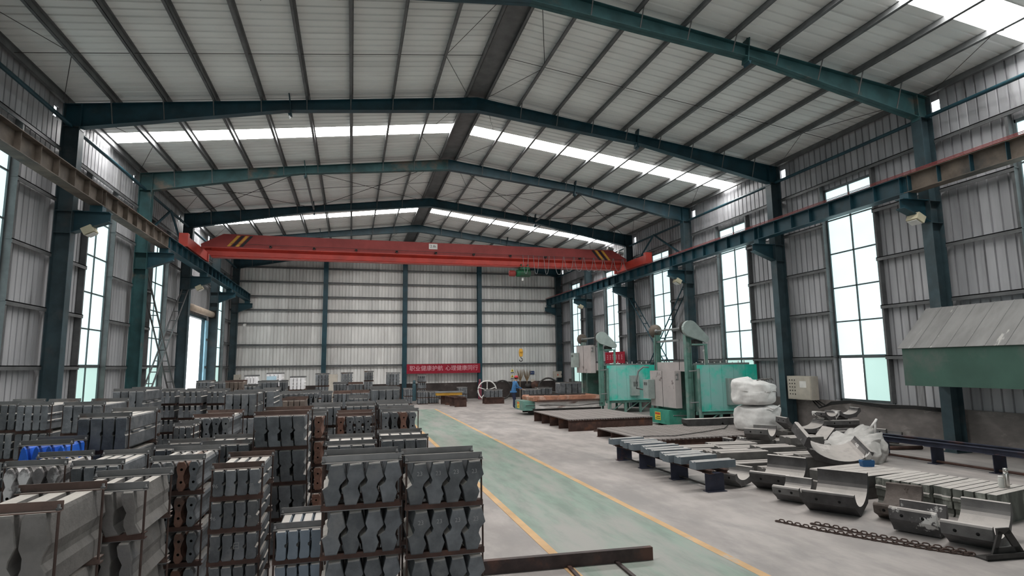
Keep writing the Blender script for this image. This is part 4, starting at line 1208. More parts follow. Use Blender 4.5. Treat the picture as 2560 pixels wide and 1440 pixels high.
# ---- bulk bags
def soft_bag(name, rx_, ry_, h, loc, rz, seed, mat, slump=.12, tie=True):
    rnd = random.Random(seed)
    bm = bmesh.new()
    nu, nv = 64, 30
    rows = []
    ph = [rnd.uniform(0, 6.28) for _ in range(8)]
    for j in range(nv + 1):
        v = j / nv
        z = h * v
        prof = (1 - abs(2 * v - 1) ** 5) * .14 + .86
        if v > .86: prof *= 1 - ((v - .86) / .14) ** 2 * .72
        if v < .06: prof *= .93 + .07 * v / .06
        row = []
        for i in range(nu):
            a = 2 * PI * i / nu
            ca, sa = math.cos(a), math.sin(a)
            k = (abs(ca) ** 3.4 + abs(sa) ** 3.4) ** (-1 / 3.4)
            f = 1 + .018 * math.sin(5 * a + ph[0] + 4 * v) + .014 * math.sin(9 * a + ph[1] - 7 * v) + .012 * math.sin(3 * a + 9 * v + ph[2]) + .01 * math.sin(17 * a + ph[5]) * v
            sag = -slump * v * (.5 + .5 * math.sin(a + ph[3])) * h * .5 if v > .5 else 0
            q = noise.turbulence_vector(Vector((ca * 1.5 + seed, sa * 1.5, v * 2.2)), 3, False) * .045
            row.append(bm.verts.new((rx_ * k * ca * prof * f + q.x, ry_ * k * sa * prof * f + q.y, max(.002, z + sag + .015 * math.sin(6 * a + ph[4]) * v + q.z * v))))
        rows.append(row)
    for a, b in zip(rows[:-1], rows[1:]):
        for i in range(nu):
            bm.faces.new((a[i], a[(i + 1) % nu], b[(i + 1) % nu], b[i]))
    bm.faces.new(list(reversed(rows[0])))
    c = bm.verts.new((0, 0, h * (1 - slump * .25) + .0))
    for i in range(nu): bm.faces.new((rows[-1][i], rows[-1][(i + 1) % nu], c))
    for f in bm.faces: f.smooth = True
    me = bpy.data.meshes.new(name)
    bm.to_mesh(me); bm.free()
    me.materials.append(MATS[mat])
    return put(name, me, None, loc, rz)
b1 = soft_bag('bulk_bag', .64, .58, .80, (8.42, 15.95, .28), .3, 3, 'sack_white', .04)
tag(b1, 'lower white bulk bag standing on the low platform', 'bulk bag', 'stacked white bulk bags')
MB().path([(-.3, -.58, .74), (-.1, -.64, .66), (.15, -.62, .72), (.34, -.56, .76)], .02, 5).obj('lifting_strap', 'sack_white', b1)
b2 = soft_bag('bulk_bag', .66, .56, .80, (8.35, 15.95, 1.075), .5, 11, 'sack_white', .30)
tag(b2, 'upper white bulk bag sagging on top of the other', 'bulk bag', 'stacked white bulk bags')
for k in range(3):
    MB().path([(-.42 + .3 * k, -.3, .74), (-.3 + .3 * k, -.45, .78), (-.12 + .3 * k, -.42, .72)], .02, 5).obj('lifting_strap', 'slab_dusty', b2)
# crumpled open sack
def crumpled(loc):
    rnd = random.Random(5)
    bm = bmesh.new()
    nu, nv = 84, 30
    rows = []
    for j in range(nv + 1):
        v = j / nv
        row = []
        for i in range(nu):
            a = 2 * PI * i / nu
            flare = 1.0 - .16 * v + .14 * math.sin(v * PI)
            fold = .035 * math.sin(7 * a + 3 * v) + .03 * math.sin(11 * a - 5 * v + 1) + .02 * math.sin(19 * a + 2 + 4 * v)
            h = .56 + .15 * math.cos(a - .2) + .06 * math.sin(2 * a + .6) + .035 * math.sin(5 * a) + .02 * math.sin(9 * a + 1)
            r = flare * (1 + fold * (.3 + v))
            z = h * v + .03 * math.sin(13 * a + 9 * v) * v
            q = noise.turbulence_vector(Vector((math.cos(a) * 1.6, math.sin(a) * 1.6, v * 1.8)), 3, False) * .13 * (.3 + .7 * v)
            row.append(bm.verts.new((.76 * r * math.cos(a) + q.x, .56 * r * math.sin(a) + q.y, max(.002, z + q.z * .8))))
        rows.append(row)
    for a, b in zip(rows[:-1], rows[1:]):
        for i in range(nu): bm.faces.new((a[i], a[(i + 1) % nu], b[(i + 1) % nu], b[i]))
    inner = [bm.verts.new((v.co.x * .55, v.co.y * .55, v.co.z * .5 + .28)) for v in rows[-1]]
    for i in range(nu): bm.faces.new((rows[-1][i], rows[-1][(i + 1) % nu], inner[(i + 1) % nu], inner[i]))
    bm.faces.new(inner)
    bm.faces.new(list(reversed(rows[0])))
    for f in bm.faces: f.smooth = True
    me = bpy.data.meshes.new('crumpled_sack')
    bm.to_mesh(me); bm.free()
    me.materials.append(MATS['sack_grey'])
    return put('crumpled_sack', me, None, loc, .15)
sk = crumpled((7.80, 11.75, 0))
tag(sk, 'crumpled half-empty white bulk sack slumped on the floor', 'bulk bag')
MB().path([(.55, -.1, .75), (.62, -.2, .92), (.72, -.15, .95), (.74, -.1, .78), (.70, -.1, .6)], .028, 6).obj('lifting_strap', 'sack_white', sk)
MB().path([(-.5, -.35, .5), (-.62, -.45, .45), (-.7, -.42, .25)], .028, 6).obj('lifting_strap', 'sack_white', sk)

# ---- small things on the slabs
M('tool_blue', (.02, .09, .22), .45)
M('steel_shiny', (.55, .53, .50), .25, .9, .05)
M('plastic_clear', (.50, .50, .47), .3, 0, .05)
bx_ = empty('tool_box', (5.66, 9.28, .385), R_(-15))
tag(bx_, 'small blue tool box with a wire handle on the dusty slabs', 'tool box')
MB().prism([(-.10, 0), (.10, 0), (.12, .09), (.11, .12), (-.11, .12), (-.12, .09)], -.06, .06).obj('case', 'tool_blue', bx_)
MB().bx(-.07, .07, -.045, .045, .12, .128).obj('lid', 'dark_metal', bx_)
MB().path([(-.02, 0, .12), (-.03, 0, .2), (0, 0, .27)], .005, 4).obj('wire_handle', 'dark_metal', bx_)
th = empty('flask', (5.95, 7.0, .42))
tag(th, 'tall shiny steel vacuum flask standing on the mottled plates', 'flask')
MB().lathe([(.034, 0), (.036, .01), (.036, .20), (.030, .225)], seg=16).obj('body', 'steel_shiny', th)
MB().lathe([(.030, .225), (.033, .235), (.033, .275), (.026, .285)], seg=16).obj('cap', 'steel_shiny', th)
bo = empty('bottle', (5.84, 7.0, .42))
tag(bo, 'pale plastic bottle standing beside the steel flask', 'bottle')
MB().lathe([(.036, 0), (.038, .01), (.038, .13), (.030, .15)], seg=14).obj('body', 'plastic_clear', bo)
MB().lathe([(.033, .15), (.033, .175)], seg=14).obj('cap', 'white_paint', bo)

# ---- chains and their bracket
M('chain_rust', (.075, .05, .042), .6, .4, .25, 20)
def link_mesh():
    b = MB()
    pts = []
    for i in range(13):
        a = 2 * PI * i / 12
        pts.append((.019 * math.cos(a), .030 * math.sin(a) + (.010 if math.sin(a) > 0 else -.010), 0))
    b.path(pts, .0095, 5)
    return b.mesh('link', 'chain_rust')
lm = link_mesh()
def chain(pts, label):
    root = empty('chain', pts[0])
    tag(root, label, 'chain', 'rusty chains on the floor')
    P = [Vector(p) - Vector(pts[0]) for p in pts]
    acc = []
    for a, b in zip(P[:-1], P[1:]):
        n = max(1, int((b - a).length / .056))
        for i in range(n):
            acc.append((a + (b - a) * (i / n), math.atan2(b.y - a.y, b.x - a.x)))
    for i, (p, ang) in enumerate(acc):
        put('link', lm, root, (p.x, p.y, .012 if i % 2 else -.004), 0, (0, (.15 if i % 2 == 0 else 1.15), ang - PI / 2))
Z0 = .016
chain([(2.40, 7.78, Z0), (2.62, 7.22, Z0), (2.95, 6.62, Z0), (3.30, 6.06, Z0), (3.56, 5.72, Z0)], 'rusty chain stretched on the floor, the strand nearer the lane')
chain([(2.78, 7.50, Z0), (2.92, 7.22, Z0), (3.12, 6.70, Z0), (3.38, 6.16, Z0), (3.62, 5.80, Z0)], 'rusty chain stretched on the floor, the strand nearer the shells')
br = empty('lifting_bracket', (3.86, 5.62, 0), R_(-6))
tag(br, 'dark triangular lifting bracket with a square eye at the chain end', 'bracket')
MB().bx(-.34, .36, -.09, .09, 0, .02).bx(-.34, .36, -.09, -.07, 0, .07).obj('base_plate', 'dark_metal', br)
pl = MB()
for (xa, za, xb, zb, wd) in ((-.16, .02, -.03, .30, .06), (.24, .02, .06, .30, .09)):
    d = Vector((xb - xa, 0, zb - za)); n_ = Vector((-d.z, 0, d.x)).normalized() * wd / 2
    pl.add([(xa - n_.x, -.012, za - n_.z), (xa + n_.x, -.012, za + n_.z), (xb + n_.x, -.012, zb + n_.z), (xb - n_.x, -.012, zb - n_.z),
            (xa - n_.x, .012, za - n_.z), (xa + n_.x, .012, za + n_.z), (xb + n_.x, .012, zb + n_.z), (xb - n_.x, .012, zb - n_.z)],
           [(0, 1, 2, 3), (4, 7, 6, 5), (0, 4, 5, 1), (1, 5, 6, 2), (2, 6, 7, 3), (3, 7, 4, 0)])
pl.bx(-.08, .10, -.012, .012, .27, .34).bx(-.14, .22, -.012, .012, .02, .12)
pl.obj('lug_plate', 'dark_metal', br)

# ---- rail bench along the right wall
rb = empty('rail_bench', (9.35, 10.0, 0), R_(4))
tag(rb, 'two dark steel rails laid on stub legs along the right wall', 'bench')
for xx in (-.24, .24):
    MB().bx(xx - .06, xx + .06, -4.2, 2.9, .40, .412).bx(xx - .06, xx + .06, -4.2, 2.9, .50, .512).bx(xx - .006, xx + .006, -4.2, 2.9, .412, .50).obj('rail', 'leg_blue', rb)
for yy in (-3.2, -1.9, -.45, .85, 2.2):
    MB().bx(-.20, .20, yy - .008, yy + .008, .012, .39).bx(-.22, .22, yy - .10, yy + .10, 0, .012).bx(-.3, .3, yy - .08, yy + .08, .39, .40).obj('leg', 'leg_blue', rb)
MB().tube((-.05, -3.2, .05), (-.05, 2.2, .05), .03, seg=6).obj('tie_bar', 'hot_rust', rb)
ppe = MB().path([(10.2, 5.5, .06), (10.05, 7.5, .06), (9.95, 8.6, .06), (9.9, 9.4, .06)], .05, 8).obj('steel_pipe', 'dark_metal')
tag(ppe, 'dark pipe on the floor under the wall side rail bench', 'pipe')
ppe = MB().path([(9.9, 12.9, .055), (10.3, 12.75, .055), (10.9, 12.6, .055)], .05, 8).obj('steel_pipe', 'hot_rust')
tag(ppe, 'rusty pipe on the floor behind the crumpled sack', 'pipe')

# ---- lean-to hood on the right wall
M('hood_sheet', (.23, .225, .22), .55, 0, .12, 1.2, rnd=.05, col2=(.45, .43, .41), c2scale=1.5, c2lo=.62, c2hi=.68, stretch=(1, 3, 1))
M('hood_green', (.055, .115, .090), .6, 0, .12, 1.0, col2=(.10, .13, .115), c2scale=.8, c2lo=.5, c2hi=.7)
hd = empty('lean_to_hood', (0, 0, 0))
tag(hd, 'lean-to fume hood with grey sheet roof and dark green fascia on the right wall', 'hood')
xr, zr_, xe_, ze = 11.05, 3.72, 9.95, 2.66
n = 16
for k in range(n):                                       # roof sheets with rolled seams
    ya = 12.2 - k * .44; yb = ya - .44
    vs = [(xr, ya, zr_), (xr, yb, zr_), (xe_, yb - .0, ze), (xe_, ya, ze)]
    t = Vector((.69, 0, .72)) * .02
    b = MB()
    V = [Vector(v) for v in vs]
    up = Vector((-.69, 0, .72)) * .012
    b.add([*V, *[v + up for v in V]], [(0, 1, 2, 3), (4, 7, 6, 5), (0, 4, 5, 1), (1, 5, 6, 2), (2, 6, 7, 3), (3, 7, 4, 0)])
    b.tube(V[1] + up, V[2] + up, .014, seg=5)
    b.obj('roof_sheet', 'hood_sheet', hd)
MB().bx(10.0, 10.03, 5.0, 12.12, 1.72, 2.70).obj('fascia', 'hood_green', hd)
MB().prism([(10.03, 1.72), (11.1, 1.72), (11.1, 3.66), (10.03, 2.66)], 12.08, 12.11).obj('end_panel', 'hood_green', hd)
for yy in (5.97,):
    MB().bx(11.0, 11.08, yy - .05, yy + .05, 0, 3.7).obj('post', 'frame_teal', hd)

# ================================================================== DOORWAY ON THE LEFT
dr = empty('door_1', (-XW, (DOOR[0] + DOOR[1]) / 2, 0))
tag(dr, 'tall open doorway with a rolled shutter above it, glaring daylight outside', 'door', kind='structure')
hw = (DOOR[1] - DOOR[0]) / 2
M('shutter_cream', (.55, .45, .36), .5)
M('door_blue', (.30, .55, .68), .5)
for yy in (-hw, hw): MB().bx(-.1, .12, yy - .07, yy + .07, 0, 5.05).obj('jamb', 'frame_teal', dr)
MB().bx(-.1, .12, -hw, hw, 5.0, 5.12).obj('lintel', 'frame_teal', dr)
MB().lathe([(.17, -hw - .2), (.17, hw + .5)], (.30, 0, 5.36), 14, 'y').obj('shutter_roll', 'shutter_cream', dr)
MB().bx(.12, .5, hw + .5, hw + .56, 5.15, 5.6).obj('roll_bracket', 'dark_metal', dr)
MB().bx(.1, .16, hw - .16, hw + .55, 0, 5.0).obj('door_leaf', 'door_blue', dr)
gr = MB().bx(-90, -XW - .2, -40, 90, -.35, -.05).obj('ground_outside', 'outside_ground') if False else None
M('outside_ground', (.72, .70, .66), .9)
og = MB().bx(-80, -16, -30, 90, -.3, -.02).obj('ground_outside', 'outside_ground')
tag(og, 'pale concrete yard outside the doorway', 'ground', kind='structure')
og3 = MB().bx(-16, 16, -60, FY[0] - 3, -.3, -.02).obj('ground_outside', 'outside_ground')
tag(og3, 'pale concrete yard outside the gable doorway behind the viewer', 'ground', kind='structure')
og2 = MB().bx(16, 80, -30, 90, -.3, -.02).obj('ground_outside', 'outside_ground')
tag(og2, 'pale concrete yard outside the open window pane', 'ground', kind='structure')

# ================================================================== FAR END
M('banner_red', (.30, .012, .030), .6, 0, .12, 1.5)
M('banner_pink', (.72, .42, .46), .6)
bn = MB().bx(-2.62, 2.62, -.012, .012, -.33, .33).obj('banner', 'banner_red', None, (2.55, Y_END - .18, 2.17))
tag(bn, 'long red banner with pale Chinese characters on the gable wall', 'banner')
for part, xo in (('\u804c\u4e1a\u5065\u5eb7\u62a4\u822a', -1.25), ('\u5fc3\u7406\u5065\u5eb7\u540c\u884c', 1.28)):
    me = text_mesh(part, .395, 'banner_pink')
    put('lettering', me, bn, (xo, -.014, .01), 0, (PI / 2, 0, 0))
b2n = MB().bx(-.012, .012, -1.35, 1.35, -.34, .34).obj('banner', 'banner_red', None, (11.465, 32.6, 2.72))
tag(b2n, 'second red banner behind the farther furnace on the right wall', 'banner')
for k in range(6):                                       # faded characters, too blurred to read: strokes only
    g = MB()
    for q in range(3):
        g.bx(-.018, -.012, -.09 + .02 * ((k + q) % 2), .09 - .03 * ((k * q) % 2), .10 - .11 * q, .125 - .11 * q)
    g.bx(-.018, -.012, -.012 + .05 * ((k % 3) - 1), .012 + .05 * ((k % 3) - 1), -.14, .15)
    g.obj('faded_character', 'banner_pink', b2n, (0, 1.0 - .40 * k, .02))
# warning signs
def tri_sign(x, z, label):
    s = MB().bx(-.16, .16, -.01, .01, -.20, .20).obj('warning_sign', 'white_paint', None, (x, Y_END + .36, z))
    tag(s, label, 'sign', 'warning signs on the gable wall')
    MB().prism([(-.12, -.05), (.12, -.05), (0, .15)], -.018, -.01).obj('triangle_mark', 'sign_yellow', s)
    MB().prism([(-.035, -.03), (.035, -.03), (0, .07)], -.024, -.018).obj('symbol_mark', 'black_paint', s)
    MB().bx(-.12, .12, -.016, -.01, -.15, -.10).obj('print_line', 'black_paint', s)
tri_sign(7.71, 1.92, 'white warning sign with a yellow triangle, upper of the pair behind the worker')
tri_sign(7.71, 1.50, 'white warning sign with a yellow triangle, lower of the pair behind the worker')
M('sign_blue', (.015, .04, .14), .5)
bs_ = MB().bx(-.17, .17, -.01, .01, -.12, .12).obj('area_sign', 'sign_blue', None, (9.25, Y_END + .36, 1.77))
tag(bs_, 'small dark blue sign with white characters on the gable wall', 'sign')
put('lettering', text_mesh('A 6', .15, 'white_paint'), bs_, (0, -.012, 0), 0, (PI / 2, 0, 0))
M('box_beige', (.46, .42, .36), .5, 0, .1, 3)
def elec_box(name, x, y, z, sx, sy, sz, label, cat, mark='-y'):
    e = MB().box((0, 0, 0), (sx, sy, sz)).obj(name, 'box_beige', None, (x, y, z))
    tag(e, label, cat)
    return e
eb = elec_box('electrical_box', 11.0, Y_END - .32, 1.62, .62, .22, .46, 'beige electrical box with a warning triangle by the far right column', 'electrical box')
MB().prism([(-.07, -.08), (.07, -.08), (0, .06)], -.118, -.11).obj('triangle_mark', 'sign_red', eb)
MB().bx(-.31, .31, -.125, -.11, .20, .23).obj('lid', 'box_beige', eb)
MB().bx(.27, .30, -.135, -.11, -.05, .05).obj('latch', 'dark_metal', eb)
eb2 = elec_box('electrical_box', -10.9, Y_END - .3, 1.72, .42, .2, .50, 'small beige electrical box in the far left corner', 'electrical box')
MB().bx(-.21, .21, -.115, -.10, -.24, .24).obj('door', 'box_beige', eb2)
MB().bx(.14, .17, -.13, -.11, -.05, .05).obj('latch', 'dark_metal', eb2)
# control cabinet on the right wall
cc = MB().box((0, 0, 0), (.30, 1.12, .80)).obj('control_cabinet', 'box_beige', None, (11.33, 17.25, 1.46))
tag(cc, 'beige wall control cabinet with rows of buttons beside the window', 'control cabinet')
MB().box((-.155, 0, 0), (.012, 1.06, .74)).obj('door', 'box_beige', cc)
for i in range(3):
    for j in range(5):
        MB().lathe([(.022, 0), (.022, .012)], seg=8).obj('button', 'dark_metal', cc, (-.161, .42 - .12 * i, .26 - .12 * j), 0, (0, -PI / 2, 0))
MB().box((-.163, -.2, .12), (.004, .3, .22)).obj('name_plate', 'white_paint', cc)
for k in range(3):
    cb = MB().path([(11.45, 17.0 - .12 * k, 1.06), (11.45, 16.7 - .15 * k, .80 + .05 * k), (11.5, 16.2, .95 + .04 * k), (11.5, 15.4, 1.05 + .03 * k), (11.5, 14.2, .97 + .04 * k), (11.5, 13.2, 1.02 + .03 * k), (11.5, 12.3, .98 + .04 * k)], .022, 6).obj('cable', 'cable_black')
    tag(cb, 'thick cable slung along the dado below the window, %s one' % ['lowest', 'middle', 'highest'][k], 'cable', 'cables along the right dado')
# cctv camera and small lamp on the far left column
ct = empty('wall_camera', (-10.75, Y_END - .1, 5.2))
tag(ct, 'small white wall camera on the far left column', 'camera')
MB().box((.12, -.1, .0), (.14, .34, .13), (.2, 0, 0)).obj('body', 'white_paint', ct)
MB().tube((-.3, 0, -.1), (.12, -.05, -.06), .025, seg=5).obj('arm', 'white_paint', ct)

# gas cylinders
M('gas_red', (.22, .06, .085), .5, 0, .15, 3)
M('gas_blue', (.05, .10, .12), .5, 0, .15, 3)
def cylinder(x, y, mat, label):
    g = empty('gas_cylinder', (x, y, 0))
    tag(g, label, 'gas cylinder')
    MB().lathe([(.13, 0), (.14, .02), (.14, 1.02), (.11, 1.14), (.05, 1.20)], seg=14).obj('tank', mat, g)
    MB().lathe([(.03, 1.20), (.03, 1.26), (.055, 1.27), (.055, 1.32), (.02, 1.34)], seg=10).obj('valve', 'dark_metal', g)
    MB().lathe([(.075, 1.18), (.085, 1.19), (.085, 1.40), (.075, 1.40)], seg=12).obj('cap_guard', mat, g)
cylinder(4.95, 40.9, 'gas_red', 'maroon gas cylinder standing by the gable post right of the banner')
cylinder(.40, 41.2, 'gas_blue', 'dark blue gas cylinder standing below the banner start')
# big spoked hand-wheel
wh = empty('spoked_wheel', (4.95, 38.6, .72))
tag(wh, 'large white spoked wheel standing left of the worker', 'wheel')
rim = []
for k in range(29):
    a = 2 * PI * k / 28
    rim.append((.62 * math.cos(a), 0, .62 * math.sin(a)))
MB().path(rim, .045, 6).obj('rim', 'white_paint', wh)
MB().lathe([(.10, -.08), (.10, .08)], seg=12, axis='y').obj('hub', 'white_paint', wh)
for k in range(5):
    a = 2 * PI * k / 5 + .3
    MB().tube((.08 * math.cos(a), 0, .08 * math.sin(a)), (.6 * math.cos(a), 0, .6 * math.sin(a)), .03, seg=6).obj('spoke', 'white_paint', wh)
MB().bx(-.25, .25, -.2, .2, -.72, -.62).bx(-.05, .05, -.05, .05, -.66, -.0).obj('stand', 'grey_metal', wh)
# stub-leg bench with a yellow beam, left of the lane's end
fb = empty('steel_bench', (2.0, 35.2, 0))
tag(fb, 'dark brown stub-leg bench at the far end of the lane', 'bench')
for k in range(4):
    yy = 1.8 - k * 1.0
    MB().bx(-.38 + k * .12, .32 + k * .12, yy - .012, yy + .012, .0, .50).bx(-.38 + k * .12, .32 + k * .12, yy - .1, yy + .1, .50, .515).obj('leg', 'hot_rust', fb)
for q in (-1, 1):
    MB().box((.15 + q * .22 - .05, .3, .545), (.12, 3.6, .06), (0, 0, .12)).obj('rail', 'hot_rust', fb)
yb = empty('yellow_girder', (2.0, 36.2, .575))
tag(yb, 'yellow and grey steel beam lying across the far dark bench', 'steel beam')
MB().bx(-.80, .80, -.16, .16, 0, .16).obj('web', 'yellow_paint', yb)
MB().bx(-.85, .85, -.2, .2, .16, .24).obj('flange', 'grey_metal', yb)

# small casting bundles on the far floor (same strapped kind, other places)
FAR = [   # x, y, width, tier height, tiers, section, bars, length, finish, rz, desc
    (.55, 37.2, .62, .33, 2, 'lug', 4, .75, 'd', 'bundle of grey castings left of the far dark bench'),
    (1.30, 37.6, .60, .31, 2, 'lug', 4, .70, 'd', 'bundle of grey castings touching the far dark bench'),
    (.66, 38.6, .50, .38, 4, 'comb', 4, .70, 'd', 'tall narrow stack of castings below the banner'),
    (-.32, 37.6, .52, .42, 2, 'lug', 4, .75, 'd', 'bundle of castings at the foot of the banner-side gable post'),
    (3.35, 38.8, .60, .40, 2, 'plain', 4, .75, 'd', 'bundle of castings right of the yellow beam'),
]
for x, y, w_, h, tiers, kind, n, L, fin, desc in FAR:
    for k in range(tiers):
        t = tiers - k
        b = bundle('far', x, y, k * (h + CH + .008), w_, h, kind, n, L, fin, t, False, False, k > 0)
        tag(b, '%s, %s' % (desc, TIERS[t - 1]), 'metal castings', 'strapped casting bundles on the far floor')
# castings on stands around the worker
def on_stand(x, y, w_, h, L, zt, desc, sdesc, rz=0.):
    st = empty('stub_stand', (x, y, 0), rz)
    tag(st, sdesc, 'stand')
    for yy in (.12, L - .12):
        MB().bx(-w_ / 2 - .1, w_ / 2 + .1, yy - .012, yy + .012, 0, zt - .012).bx(-w_ / 2 - .1, w_ / 2 + .1, yy - .08, yy + .08, zt - .012, zt).obj('leg', 'hot_rust', st)
    b = bundle('far', x, y, zt, w_, h, 'lug', 4, L, 'd', 1, False, False, False)
    b.rotation_euler = (0, 0, rz)
    tag(b, desc, 'metal castings', 'strapped casting bundles on the far floor')
on_stand(4.75, 35.6, 1.05, .42, .8, .36, 'wide bundle of castings on a stand left of the worker', 'brown stub stand under the wide bundle left of the worker')
on_stand(5.80, 30.95, .85, .36, .8, .60, 'bundle of castings in front of the worker under his hands', 'brown stub stand under the bundle before the worker')
on_stand(7.05, 32.6, .85, .40, .8, .55, 'bundle of castings near the brooms and the yellow canister', 'brown stub stand under the bundle near the brooms')
on_stand(8.85, 33.0, 1.5, .60, .9, .60, 'large bundle of castings beside the raised furnace door', 'brown stub stand under the large bundle beside the furnace')
ym = MB().bx(-.16, .16, -.12, .12, 0, .16).prism([(-.05, .16), (.05, .16), (.03, .26), (-.03, .26)], -.05, .05).obj('yellow_canister', 'yellow_paint', None, (7.2, 35.7, 0))
tag(ym, 'small yellow canister on the floor behind the worker', 'canister')
# arched rings standing near the bundle
for k, (x, y, r) in enumerate(((6.25, 39.6, .62), (8.9, 37.6, .70))):
    pts = [(r * math.cos(a), 0, r * math.sin(a)) for a in [2 * PI * i / 24 for i in range(25)]]
    o = MB().path(pts, .06, 6).obj('steel_ring', 'dark_metal', None, (x, y, r + .06))
    tag(o, 'large dark steel ring standing upright %s' % ('behind the worker' if k == 0 else 'behind the big bundle by the furnace'), 'ring')
# brooms stood upside down against the wall
M('broom_straw', (.30, .20, .11), .9, 0, .2, 8)
M('broom_wood', (.42, .33, .25), .7)
for k, x in enumerate((8.05, 8.62)):
    br_ = empty('broom', (x, Y_END - .5 + .12 * k, 0))
    tag(br_, 'twig broom standing bristles up at the gable wall, %s one' % ['lane side', 'wall side'][k], 'broom', 'upturned brooms')
    MB().tube((0, 0, 0), (.05, .15, 1.25), .02, seg=6).obj('handle', 'broom_wood', br_)
    b = MB()
    rr = random.Random(k)
    for i in range(70):
        a = rr.uniform(-.55, .55); c_ = rr.uniform(-.2, .3)
        L = rr.uniform(.7, 1.05)
        b.tube((.05, .15, 1.1), (.05 + L * math.sin(a) * .75, .15 + c_ * .3, 1.1 + L * math.cos(a)), .008, .003, seg=3, caps=False)
    tag(b.obj('bristles', 'broom_straw', br_), kind='stuff')
# scrap heap in the far right corner
M('scrap', (.055, .048, .045), .8, 0, .3, 6, rnd=.3, dust=(.25, .23, .21), dust_amt=.6)
rr = random.Random(21)
SCRAP = [(9.75, 39.2, 0), (10.45, 39.2, 0), (9.75, 39.9, 0), (10.45, 39.9, 0), (9.85, 40.6, 0), (10.5, 40.6, 0), (10.1, 39.55, .23), (10.1, 40.3, .23)]
SW = ['front inner', 'front wall side', 'middle inner', 'middle wall side', 'back inner', 'back wall side', 'front upper', 'back upper']
for k, (x, y, z) in enumerate(SCRAP):
    o = MB().prism([(-.27, 0), (.27, 0), (.30, .1), (.18, .22), (-.2, .2)], -.2 - .05 * rr.random(), .2 + .05 * rr.random()).obj('scrap_lump', 'scrap', None, (x, y, z), rr.uniform(-.5, .5))
    tag(o, 'dark scrap lump in the far right corner heap, the %s one' % SW[k], 'scrap metal', 'scrap heap in the far right corner')
up_ = MB().tube((0, 0, 0), (.05, .1, 1.35), .10, .09, seg=10).obj('scrap_pipe', 'scrap', None, (11.0, 39.0, 0))
tag(up_, 'upright dark pipe standing before the far corner window', 'pipe')
mach = empty('bench_grinder', (8.35, 39.6, 0))
tag(mach, 'dark grinding machine with an orange guard near the brooms', 'machine')
MB().bx(-.45, .45, -.3, .3, 0, .75).obj('body', 'dark_metal', mach)
MB().lathe([(.30, -.1), (.30, .1)], (.2, -.2, .95), 16, 'y').obj('guard', 'hot_rust', mach)
MB().lathe([(.16, -.25), (.16, .2)], (-.2, -.05, .9), 12, 'x').obj('motor', 'dark_metal', mach)
MB().bx(-.1, .15, -.25, -.2, 1.18, 1.36).obj('label_plate', 'box_beige', mach)
# beige cabinet, bag and orange cap behind the stacks
cb = empty('steel_cabinet', (-4.95, 40.6, 0))
tag(cb, 'narrow beige cabinet among the far casting stacks', 'cabinet')
MB().bx(-.3, .3, -.25, .25, 0, 1.9).obj('body', 'box_beige', cb)
MB().bx(-.28, .28, -.262, -.25, .06, 1.85).obj('door', 'box_beige', cb)
MB().bx(.2, .23, -.28, -.262, .9, 1.1).obj('handle', 'dark_metal', cb)
# pale poster on the white castings
pp = MB().box((0, 0, 0), (.40, .012, .36)).obj('notice_sheet', 'notice_blue', None, (0, 0, 0)) if False else None
M('notice_blue', (.45, .62, .72), .6)
nt = MB().box((0, 0, 0), (.36, .008, .34)).obj('notice_sheet', 'notice_blue', None, (-6.83, 25.06, 1.88))
tag(nt, 'pale blue sheet hanging on the far white castings', 'sheet')

# ================================================================== NEAR FLOOR
fr = empty('channel_frame', (-1.25, 6.86, 0), R_(-3))
tag(fr, 'rusty steel channel frame lying across the lane in the foreground', 'steel frame')
M('channel_rust', (.050, .034, .032), .55, .1, .3, 5, col2=(.10, .05, .038), c2scale=2, c2lo=.55, c2hi=.7)
MB().bx(-1.15, 1.05, -.004, .004, 0, .15).bx(-1.15, 1.05, 0, .07, .142, .15).bx(-1.15, 1.05, 0, .07, 0, .008).obj('long_channel', 'channel_rust', fr)
for xx in (-.05, .55):
    MB().bx(xx, xx + .045, -1.2, -.004, 0, .03).obj('cross_bar', 'channel_rust', fr)

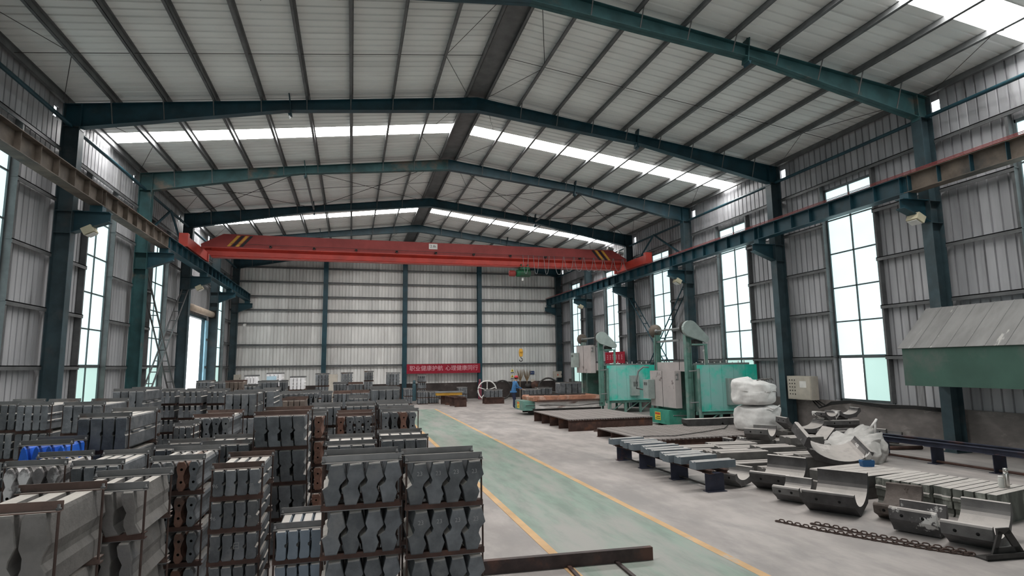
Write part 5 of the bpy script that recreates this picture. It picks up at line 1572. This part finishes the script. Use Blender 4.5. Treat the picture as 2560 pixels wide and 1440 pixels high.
# ================================================================== THE WORKER
M('jacket_blue', (.055, .17, .36), .8, 0, .15, 8)
M('trousers_navy', (.025, .030, .060), .85, 0, .15, 8)
M('skin', (.42, .26, .19), .6)
M('shoe_black', (.02, .02, .02), .6)
M('cap_red', (.60, .05, .06), .5)
M('hair_black', (.012, .011, .010), .7)
def worker(loc, rz):
    V, E, R = [], [], []
    def add(p, r, parent=None):
        V.append(p); R.append(r)
        if parent is not None: E.append((parent, len(V) - 1))
        return len(V) - 1
    pel = add((0, 0, .93), (.155, .125))
    sp = add((.03, 0, 1.12), (.15, .115), pel)
    ch = add((.08, 0, 1.34), (.17, .125), sp)
    nk = add((.14, 0, 1.50), (.062, .062), ch)
    hd_ = add((.18, 0, 1.58), (.082, .092), nk)
    ht = add((.20, 0, 1.68), (.080, .092), hd_)
    for s in (-1, 1):
        hip = add((-.01, s * .095, .84), (.098, .095), pel)
        kn = add((.03 + (.06 if s > 0 else 0), s * .12, .48), (.066, .066), hip)
        an = add((-.03 + (.08 if s > 0 else 0), s * .12, .10), (.045, .045), kn)
        to = add((.13 + (.08 if s > 0 else 0), s * .14, .045), (.042, .036), an)
        sh = add((.09, s * .19, 1.39), (.072, .072), ch)
        el = add((.20, s * .25, 1.16), (.052, .052), sh)
        wr = add((.42, s * .19, 1.07), (.034, .030), el)
        pa = add((.49, s * .18, 1.045), (.036, .020), wr)
        for k in range(4):
            L = (.075, .085, .08, .065)[k]
            f1_ = add((.525, s * .18 + (k - 1.5) * .021, 1.04), (.0095, .0095), pa)
            f2_ = add((.525 + L * .55, s * .18 + (k - 1.5) * .022, 1.03), (.009, .009), f1_)
            add((.525 + L * .85, s * .18 + (k - 1.5) * .022, 1.008), (.008, .008), f2_)
        t1_ = add((.49, s * .18 - s * .045, 1.035), (.011, .011), pa)
        add((.53, s * .18 - s * .062, 1.02), (.009, .009), t1_)
    me = bpy.data.meshes.new('person')
    me.from_pydata(V, E, [])
    o = bpy.data.objects.new('person', me)
    COL.objects.link(o)
    o.modifiers.new('skin', 'SKIN')
    sv = me.skin_vertices[0].data
    for i, r in enumerate(R):
        sv[i].radius = r
        sv[i].use_root = (i == 0)
    ss = o.modifiers.new('smooth', 'SUBSURF'); ss.levels = 2; ss.render_levels = 2
    bpy.context.view_layer.update()
    m2 = bpy.data.meshes.new_from_object(o.evaluated_get(bpy.context.evaluated_depsgraph_get()))
    o.modifiers.clear()
    o.data = m2
    m2.name = 'person'
    m2.materials.clear()
    for n_ in ('jacket_blue', 'trousers_navy', 'skin', 'shoe_black'): m2.materials.append(MATS[n_])
    for p in m2.polygons:
        c = p.center
        p.use_smooth = True
        if c.z > 1.49 and abs(c.y) < .12: p.material_index = 2
        elif c.x > .41 and c.z > .9: p.material_index = 2
        elif c.z < .09: p.material_index = 3
        elif c.z < .90: p.material_index = 1
        else: p.material_index = 0
    # face: nose, ears, brow line kept on the body's own child pieces
    MB().lathe([(.0, 0), (.014, .008), (.016, .03), (.004, .055)], (.285, 0, 1.595), 8).obj('nose', 'skin', o)
    for s in (-1, 1):
        MB().lathe([(.0, -.008), (.02, -.006), (.024, .0), (.016, .008), (0, .01)], (.185, s * .088, 1.615), 8, 'y').obj('ear', 'skin', o)
        MB().lathe([(0, -.006), (.010, 0), (0, .006)], (.275, s * .034, 1.635), 6, 'x').obj('eye', 'hair_black', o)
    MB().bx(.268, .276, -.026, .026, 1.563, 1.569).obj('mouth', 'cap_red', o)
    MB().lathe([(.094, 1.60), (.101, 1.64), (.098, 1.70), (.07, 1.74), (0, 1.755)], (.165, 0, 0), 14).obj('hair', 'hair_black', o)
    cap = MB().lathe([(.108, 1.665), (.114, 1.69), (.108, 1.735), (.075, 1.775), (.0, 1.79)], (.18, 0, 0), 16)
    cap.prism([(.10, 1.66), (.34, 1.635), (.34, 1.645), (.10, 1.675)], -.085, .085)
    cap.obj('cap', 'cap_red', o)
    # jacket hem and collar
    MB().lathe([(.175, .86), (.19, .87), (.185, .95), (.16, .95)], (.0, 0, 0), 18).obj('jacket_hem', 'jacket_blue', o)
    MB().lathe([(.085, 1.44), (.09, 1.46), (.075, 1.51)], (.125, 0, 0), 14).obj('collar', 'jacket_blue', o)
    o.location = loc; o.rotation_euler = (0, 0, rz)
    tag(o, 'worker in blue jacket, navy trousers and red cap leaning over castings', 'person')
    return o
worker((4.78, 31.35, 0), R_(8))
